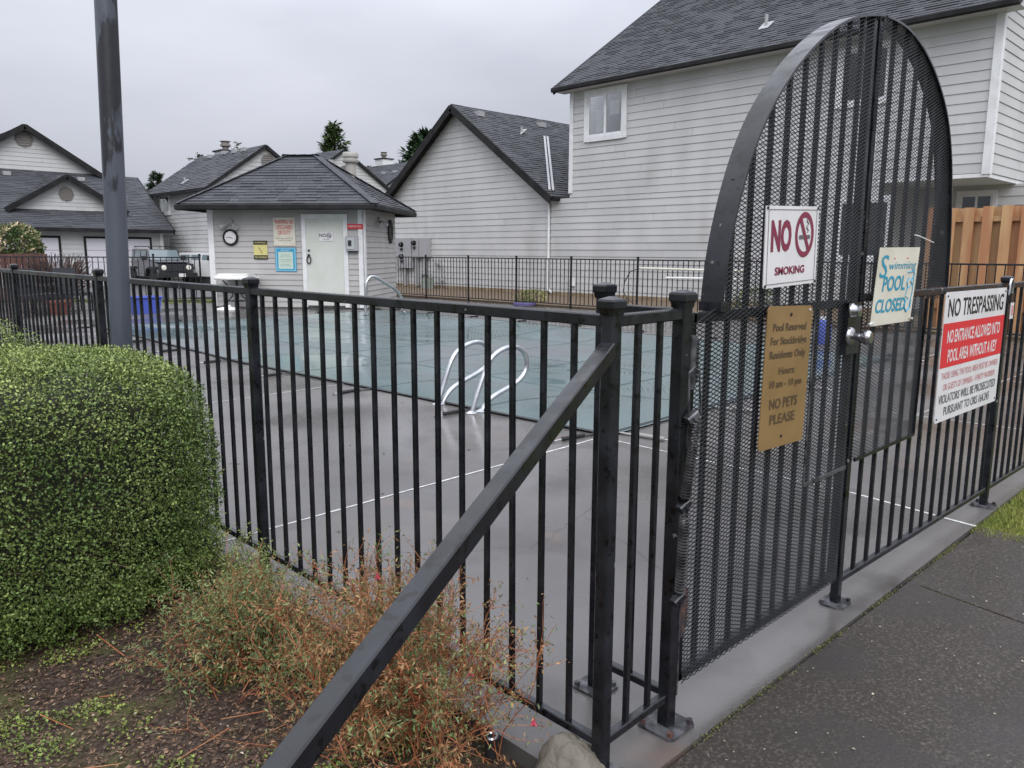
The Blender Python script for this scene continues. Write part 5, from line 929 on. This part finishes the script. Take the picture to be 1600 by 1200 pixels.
# ================================================================== GROUND COVER
def scatter(n,x0,x1,y0,y1,mask=None,z=-.03):
    P=np.stack([rng.uniform(x0,x1,n),rng.uniform(y0,y1,n),np.full(n,0.0 if z is None else z)],1); P[:,2]=-.045+.018*lump(P*[1,1,0],3)+.008*lump(P*[1,1,0],14,3)+.004 if z is None else z
    return P if mask is None else P[mask(P)]
P=scatter(26000,-.3,1.43,1.0,3.3,z=None); D=rng.normal(0,1,(len(P),3))*[1,1,.25]; Nn=rng.normal(0,.45,(len(P),3))+[0,0,1]; ln=rng.uniform(.006,.022,len(P)); reg(leaves('bark_litter',P,D,Nn,ln,ln*rng.uniform(.25,.6,len(P)),LITT),label='brown bark and leaf litter on the planting bed',kind='stuff')
P=scatter(900,-.3,1.43,1.0,3.2,z=None); D=rng.normal(0,1,(len(P),3))*[1,1,.2]; Nn=rng.normal(0,.35,(len(P),3))+[0,0,1]; ln=rng.uniform(.006,.015,len(P)); reg(leaves('pale_litter',P+[0,0,.004],D,Nn,ln,ln*.5,PALE),label='pale leaf bits on the planting bed',kind='stuff')
P=scatter(60000,-.3,1.43,1.0,3.3,mask=lambda P:(lump(P,4.2,1.3)+.6*lump(P,11,2)+rng.normal(0,.18,len(P)))>.52,z=None); D=rng.normal(0,1,(len(P),3))*[1,1,.5]+[0,0,.3]; Nn=rng.normal(0,.4,(len(P),3))+[0,0,1]; ln=rng.uniform(.006,.014,len(P)); reg(leaves('clover',P+[0,0,.006],D,Nn,ln,ln*.7,CLOV),label='yellow green clover patches on the planting bed',kind='stuff')
nt_=20; A=scatter(nt_,.0,1.4,1.2,2.9,z=None)+[0,0,.01]; B=A+nrm(rng.normal(0,1,(nt_,3))*[1,1,.12])*rng.uniform(.05,.20,(nt_,1)); reg(sticks('fallen_twigs',A,B,.0025,.0014,RTWIG),label='fallen reddish twigs on the bed',kind='stuff')
# debris on path and curb
P=scatter(1300,1.3,6,-1.5,1.08,z=.0015); D=rng.normal(0,1,(len(P),3))*[1,1,.1]; ln=rng.uniform(.002,.009,len(P))*rng.choice([1,1,1.5],len(P)); reg(leaves('path_debris',P,D,np.tile([0,0,1.],(len(P),1))+rng.normal(0,.2,(len(P),3)),ln,ln*.6,PALE),label='pale leaf specks scattered over the dark path',kind='stuff')
P=np.stack([rng.uniform(1.45,4.5,2600),rng.normal(0,.007,2600),np.full(2600,-.001)],1); P[:,1]+=np.interp(P[:,0],[s[0] for s in SEAM],[s[1] for s in SEAM])+.003; k=(lump(P,5,2)+rng.normal(0,.3,2600))>-.1; P=P[k]; D=rng.normal(0,1,(len(P),3))+[0,0,.6]; ln=rng.uniform(.004,.010,len(P)); reg(leaves('seam_moss',P,D,rng.normal(0,1,(len(P),3)),ln,ln*.6,MOSS),label='moss and grit in the joint between path and curb',kind='stuff')
P=np.stack([rng.uniform(1.6,14.5,1500),rng.uniform(1.3,15.5,1500),np.full(1500,.003)],1); inp=(P[:,0]>4.7)&(P[:,0]<11)&(P[:,1]>3.9)&(P[:,1]<15.6); P[inp,2]=cz(P[inp,0],P[inp,1])+.004; k=rng.random(1500)<np.where(inp,.35,.5); P=P[k]; D=rng.normal(0,1,(len(P),3))*[1,1,.15]; ln=rng.uniform(.006,.035,len(P))*rng.choice([.5,1],len(P)); reg(leaves('deck_leaf_debris',P,D,rng.normal(0,.3,(len(P),3))+[0,0,1],ln,ln*.5,LITT),label='small brown leaves scattered on the deck and cover',kind='stuff')
# grass
def grass(name,label,n,fx,h=(.02,.05),m=BLADE):
    P=fx(n); n=len(P); D=rng.normal(0,.45,(n,3))*[1,1,.2]+[0,0,1]; ln=rng.uniform(*h,n); reg(leaves(name,P,D,rng.normal(0,1,(n,3))*[1,1,.1],ln,.0035 if h[1]<.08 else .02,m),label=label,kind='stuff')
grass('lawn_grass','short green lawn grass beyond the path',90000,lambda n:np.stack([4.40+rng.beta(1,2,n)*3.6+.05*np.sin(np.arange(n)),1.10-rng.beta(1,2.2,n)*2.2,np.full(n,-.03)],1))
grass('strip_grass','green grass strip behind the far left fence',9000,lambda n:(lambda a,b:np.stack([9.4-a*8+b*.8,20.5+a*8+b*.8,np.full(n,-.05)],1))(rng.random(n),rng.random(n)),(.05,.12))
# ================================================================== PLANTS AND TREES FURTHER OFF
def bush(name,label,c,r_,n,ln,mats,mix=.3,seed=1,cat='bush',stemm=TWIG):
    r=np.random.default_rng(seed); t=thing(name,label,cat,(c[0],c[1],max(0,c[2]-r_[2]))); Q=nrm(r.normal(0,1,(n,3)))*r.uniform(.55,1,(n,1))**.5; Q*=1+.22*lump(Q*2.2,1,seed)[:,None]; P=np.array(c)+Q*np.array(r_); D=nrm(Q+r.normal(0,.6,(n,3))); Nn=nrm(Q+r.normal(0,.6,(n,3))+[0,0,.4]); L_=r.uniform(.6,1.2,n)*ln
    g=(lump(P,3/r_[0],seed+3)+r.normal(0,.4,n))>mix
    leaves('foliage',P[~g],D[~g],Nn[~g],L_[~g],L_[~g]*.45,mats[0],t)
    if g.any(): reg(leaves('pale_foliage',P[g],D[g],Nn[g],L_[g],L_[g]*.45,mats[1],t),kind='stuff')
    A=np.tile([c[0],c[1],max(0,c[2]-r_[2])],(30,1))+r.normal(0,.05,(30,3)); B=P[r.integers(0,n,30)]; reg(sticks('stems',A,B,.012*r_[0],.005*r_[0],stemm,t),kind='stuff'); return t
q=hit(22,382,(0,24,0),(0.7,.714,0)); q=onY(20,380,26.0); bush('variegated_bush','large green and cream leaved bush above the fence at the far left',(q[0],26.0,1.60),(.72,.8,.46),3800,.13,(PHOT,PHOT2),.35,3)
q=onY(97,425,23.5); bush('bare_shrub','bare brown twiggy shrub behind the far left fence',(q[0],23.9,.75),(.72,.6,.62),260,.05,(LITT,LITT),9,5)
t=MB(); rt=np.random.default_rng(4); q=np.array([q[0],23.9,0]); A=q+rt.normal(0,.12,(420,3))*[1,1,.2]; B=q+np.stack([rt.uniform(-.8,.8,420),rt.uniform(-.5,.5,420),rt.uniform(.4,1.33,420)],1); reg(sticks('dry_stems',A,B,.012,.006,mat('purple_brown_stem',(.075,.045,.04),.8)),label='tangle of purple brown stems by the far left fence',kind='stuff')
t=thing('stained_fence','reddish brown stained board fence behind the far left picket fence','fence',(4,24.6,0)); 
for k in range(44): x=6.0-k*.16; mb=MB(); mb.box((x,24.6,0),(x+.15,24.625,1.30+random.uniform(-.008,.008))); mb.build('fence_board',WOODR,t)
mb=MB(); mb.box((-1,24.63,1.0),(6.1,24.67,1.09)); mb.build('rail',WOODR,t)
q=gnd(815,472); bush('flowering_plant','low yellow green plant at the edge of the mulch bed behind the fence',(15.6,15.2,.16),(.5,.42,.22),1500,.06,(CLOV,PHOT2),.4,6,'plant')
bush('green_shrub','small green shrub behind the far fence seen through the gate mesh',(15.9,8.6,.25),(.6,.5,.4),2200,.06,(PHOT,CLOV),.3,9,'shrub')
def conifer(name,label,px,py,dist,rad,base=-.2,n=60,seed=1,m=NEED,bend=.25,group=None,dens=1.0,ex=.8):
    r=np.random.default_rng(seed); rr=ray(px,py); k=dist/(rr@CF); top=CC+rr*k; H_=top[2]-base; t=thing(name,label,'tree',(top[0],top[1],base),0,group)
    o=np.array([top[0],top[1],base]); mb=MB(); mb.tube([o,o+[0,0,H_*.97]],H_*.018,8,r1=H_*.002); mb.build('trunk',BARK,t)
    P=[];D=[];Nn=[];Ln=[];A=[];B=[]
    for b in range(n):
        f=(b+r.random())/n; z=H_*(.12+.86*f); R_=rad*(1-f)**ex*r.uniform(.65,1.15)+.15; a=r.uniform(0,6.28); dr=np.array([math.cos(a),math.sin(a),0]); m_=int(R_*14*dens)+8
        s=np.sqrt(r.random(m_)); q=o+[0,0,z]+dr*(s*R_)[:,None]+np.stack([np.zeros(m_),np.zeros(m_),(s*s*R_*bend-s*R_*.18)],1); q+=r.normal(0,.06*R_+.04,(m_,3))*[1,1,.5]
        P.append(q); D.append(nrm(dr*1.0+r.normal(0,.6,(m_,3))+[0,0,.12])); Nn.append(r.normal(0,.5,(m_,3))+[0,0,1]); Ln.append(r.uniform(.5,1.1,m_)*(rad*.16+.10)); A.append(o+[0,0,z]); B.append(o+[0,0,z]+dr*R_*.9+[0,0,R_*(bend-.2)])
    P=np.concatenate(P);D=np.concatenate(D);Nn=np.concatenate(Nn);Ln=np.concatenate(Ln); leaves('crown',P,D,Nn,Ln,Ln*.28,m,t,fold=.1); reg(sticks('limbs',np.array(A),np.array(B),H_*.004,.02,BARK,t),kind='stuff'); return t
conifer('fir_tree','bright green fir tree rising behind the pool house roof',522,190,58,2.7,n=230,seed=2,m=NEEDB,bend=.55,dens=1.7)
conifer('fir_tree','dark dense fir between the garage house and the next roof',244,267,90,1.9,n=220,seed=3,bend=.2,dens=4,ex=.4)
conifer('pine_tree','dark ragged tree behind the ridge, left of the white chimney',309,238,80,1.7,n=130,seed=4,bend=.3,dens=1.6,ex=.35)
conifer('fir_tree','tiny fir tip just right of the white chimney',370,219,85,1.4,n=110,seed=5,bend=.4,ex=.6)
conifer('fir_tree','small dark tree between the grey gabled house and the distant house',572,258,100,2.6,n=130,seed=7,bend=.3,dens=2,ex=.4)
conifer('fir_tree','broad dark fir behind the left slope of the gabled wing',668,205,75,6.6,n=260,seed=8,bend=.25,dens=1.5)
conifer('fir_tree','low dark fir at the left foot of the gabled wing roof',640,243,82,4.2,n=160,seed=10,bend=.25,dens=1.5)
conifer('bare_tree','sparse bare tree top beside the flue on the pool house',492,234,62,1.3,n=26,seed=11,bend=.4,dens=.4)
# ================================================================== VEHICLES
def wheel(mbt,c,ax,r=.37,w=.24,t=None):
    mb=MB(); c=np.array(c,float); ax=np.array(ax,float); mb.lathe(c-ax*w/2,[(r*.6,0),(r*.92,0),(r,.04),(r,w-.04),(r*.92,w),(r*.6,w)],20,axis=ax); o=mb.build('wheel',TYRE,t,world=False)
    mb=MB(); mb.lathe(c-ax*(w/2-.03),[(.04,0),(r*.6,0),(r*.6,w-.06),(.04,w-.06)],14,axis=ax); mb.build('rim',GALV,o,world=False)
def suv(name,label,cat,loc,rz,paint,hood,H_=1.72):
    t=thing(name,label,cat,loc,rz)   # front faces +x
    def pr(nm,pts,y0,y1,m,taper=0,par=None):
        mb=MB(); k=len(pts); A=[(x,y0,z) for x,z in pts]; Bq=[(x,y1,z) for x,z in pts]; mb.add(A+Bq,[tuple(reversed(range(k))),tuple(range(k,2*k))]+[(i,(i+1)%k,(i+1)%k+k,i+k) for i in range(k)]); return mb.build(nm,m,par or t,world=False)
    pr('body',[(-2.1,.42),(-1.75,.42),(-1.7,.75),(-1.0,.75),(-.95,.42),(.95,.42),(1.0,.75),(1.72,.75),(1.8,.5),(2.0,.5),(2.03,.98),(.85,1.10),(-2.1,1.10)],-.74,.74,paint)
    mb=MB(); b=[(.75,1.10),(.42,H_-.06),(-2.05,H_-.04),(-2.1,1.10)]; A=[(x,-.72+(z>1.2)*.07,z) for x,z in b]; Bq=[(x,.72-(z>1.2)*.07,z) for x,z in b]; mb.add(A+Bq,[(3,2,1,0),(4,5,6,7)]+[(i,(i+1)%4,(i+1)%4+4,i+4) for i in range(4)]); mb.build('cabin',paint,t,world=False)
    mb=MB(); mb.add([(.735,-.64,1.14),(.735,.64,1.14),(.455,.60,H_-.10),(.455,-.60,H_-.10)],[(0,1,2,3)]); mb.v=[(x+.022,y,z+.006) for x,y,z in mb.v]; mb.build('windscreen',CGLASS,t,world=False)
    for s in (-1,1):
        for x0,x1 in ((-.25,.40),(-1.1,-.35),(-1.95,-1.2)):
            mb=MB(); y=s*.735; y2=s*.672; mb.add([(x0,y,1.15),(x1+.1*(x1>0),y,1.15),(x1-.04*(x1>0),y2,H_-.13),(x0,y2,H_-.13)],[(0,1,2,3)]); mb.build('side_window',CGLASS,t,world=False)
        mb=MB(); mb.box((.95,s*.70-.13,.74),(1.85,s*.70+.13,.86)); mb.bar((.95,s*.78,.80),(.78,s*.78,.45),.26,.06,up=(1,0,0)); mb.build('fender',INK,t,world=False)
        mb=MB(); mb.box((-1.8,s*.70-.13,.74),(-.9,s*.70+.13,.84)); mb.build('fender',INK,t,world=False)
        mb=MB(); mb.lathe((2.03,s*.52,.82),[(.115,0),(.115,.02),(.09,.05),(0,.06)],18,axis=(1,0,0)); mb.build('headlight',LAMP,t,world=False,smooth=True)
        mb=MB(); mb.box((.48,s*.86-.07,1.12),(.58,s*.86+.09,1.32)); mb.build('mirror',INK,t,world=False)
    mb=MB(); mb.box((1.0,-.66,1.06),(1.98,.66,1.12)); mb.build('bonnet',hood,t,world=False)
    mb=MB(); mb.box((2.03,-.40,.66),(2.045,.40,.95)); g_=mb.build('grille',INK,t,world=False)
    for k in range(7): mb=MB(); mb.box((2.046,-.33+k*.105,.69),(2.058,-.29+k*.105,.92)); mb.build('grille_bar',paint,g_,world=False)
    mb=MB(); mb.box((2.0,-.82,.42),(2.22,.82,.60)); mb.build('bumper',INK,t,world=False)
    mb=MB(); mb.box((2.222,-.02,.44),(2.23,.30,.58)); mb.build('number_plate',SIGNW,t,world=False)
    for x in (-1.38,1.38):
        for s in (-1,1): wheel(None,(x,s*.70,.37),(0,s,0),t=t)
    return t,pr
t,_=suv('parked_jeep','dark grey boxy off-road car with round headlights parked behind the far fence','car',tuple(gnd(252,446,-.15)),R(-92),CARK,CARS,1.66)
for s in (-1,1): mb=MB(); mb.tube([(.3,s*.55,1.72),(-1.8,s*.55,1.74)],.022,6); mb.tube([(.3,s*.55,1.72),(.42,s*.5,1.64)],.02,6); mb.build('roof_rail',INK,t,world=False)
for k in range(4): mb=MB(); mb.bar((.2-k*.6,-.55,1.735),(.2-k*.6,.55,1.735),.03,.02); mb.build('rack_bar',INK,t,world=False)
suv('parked_car','white car parked beyond the dark jeep, partly hidden by the pool house','car',tuple(gnd(345,446,-.15)),R(-80),CARW,CARW,1.50)
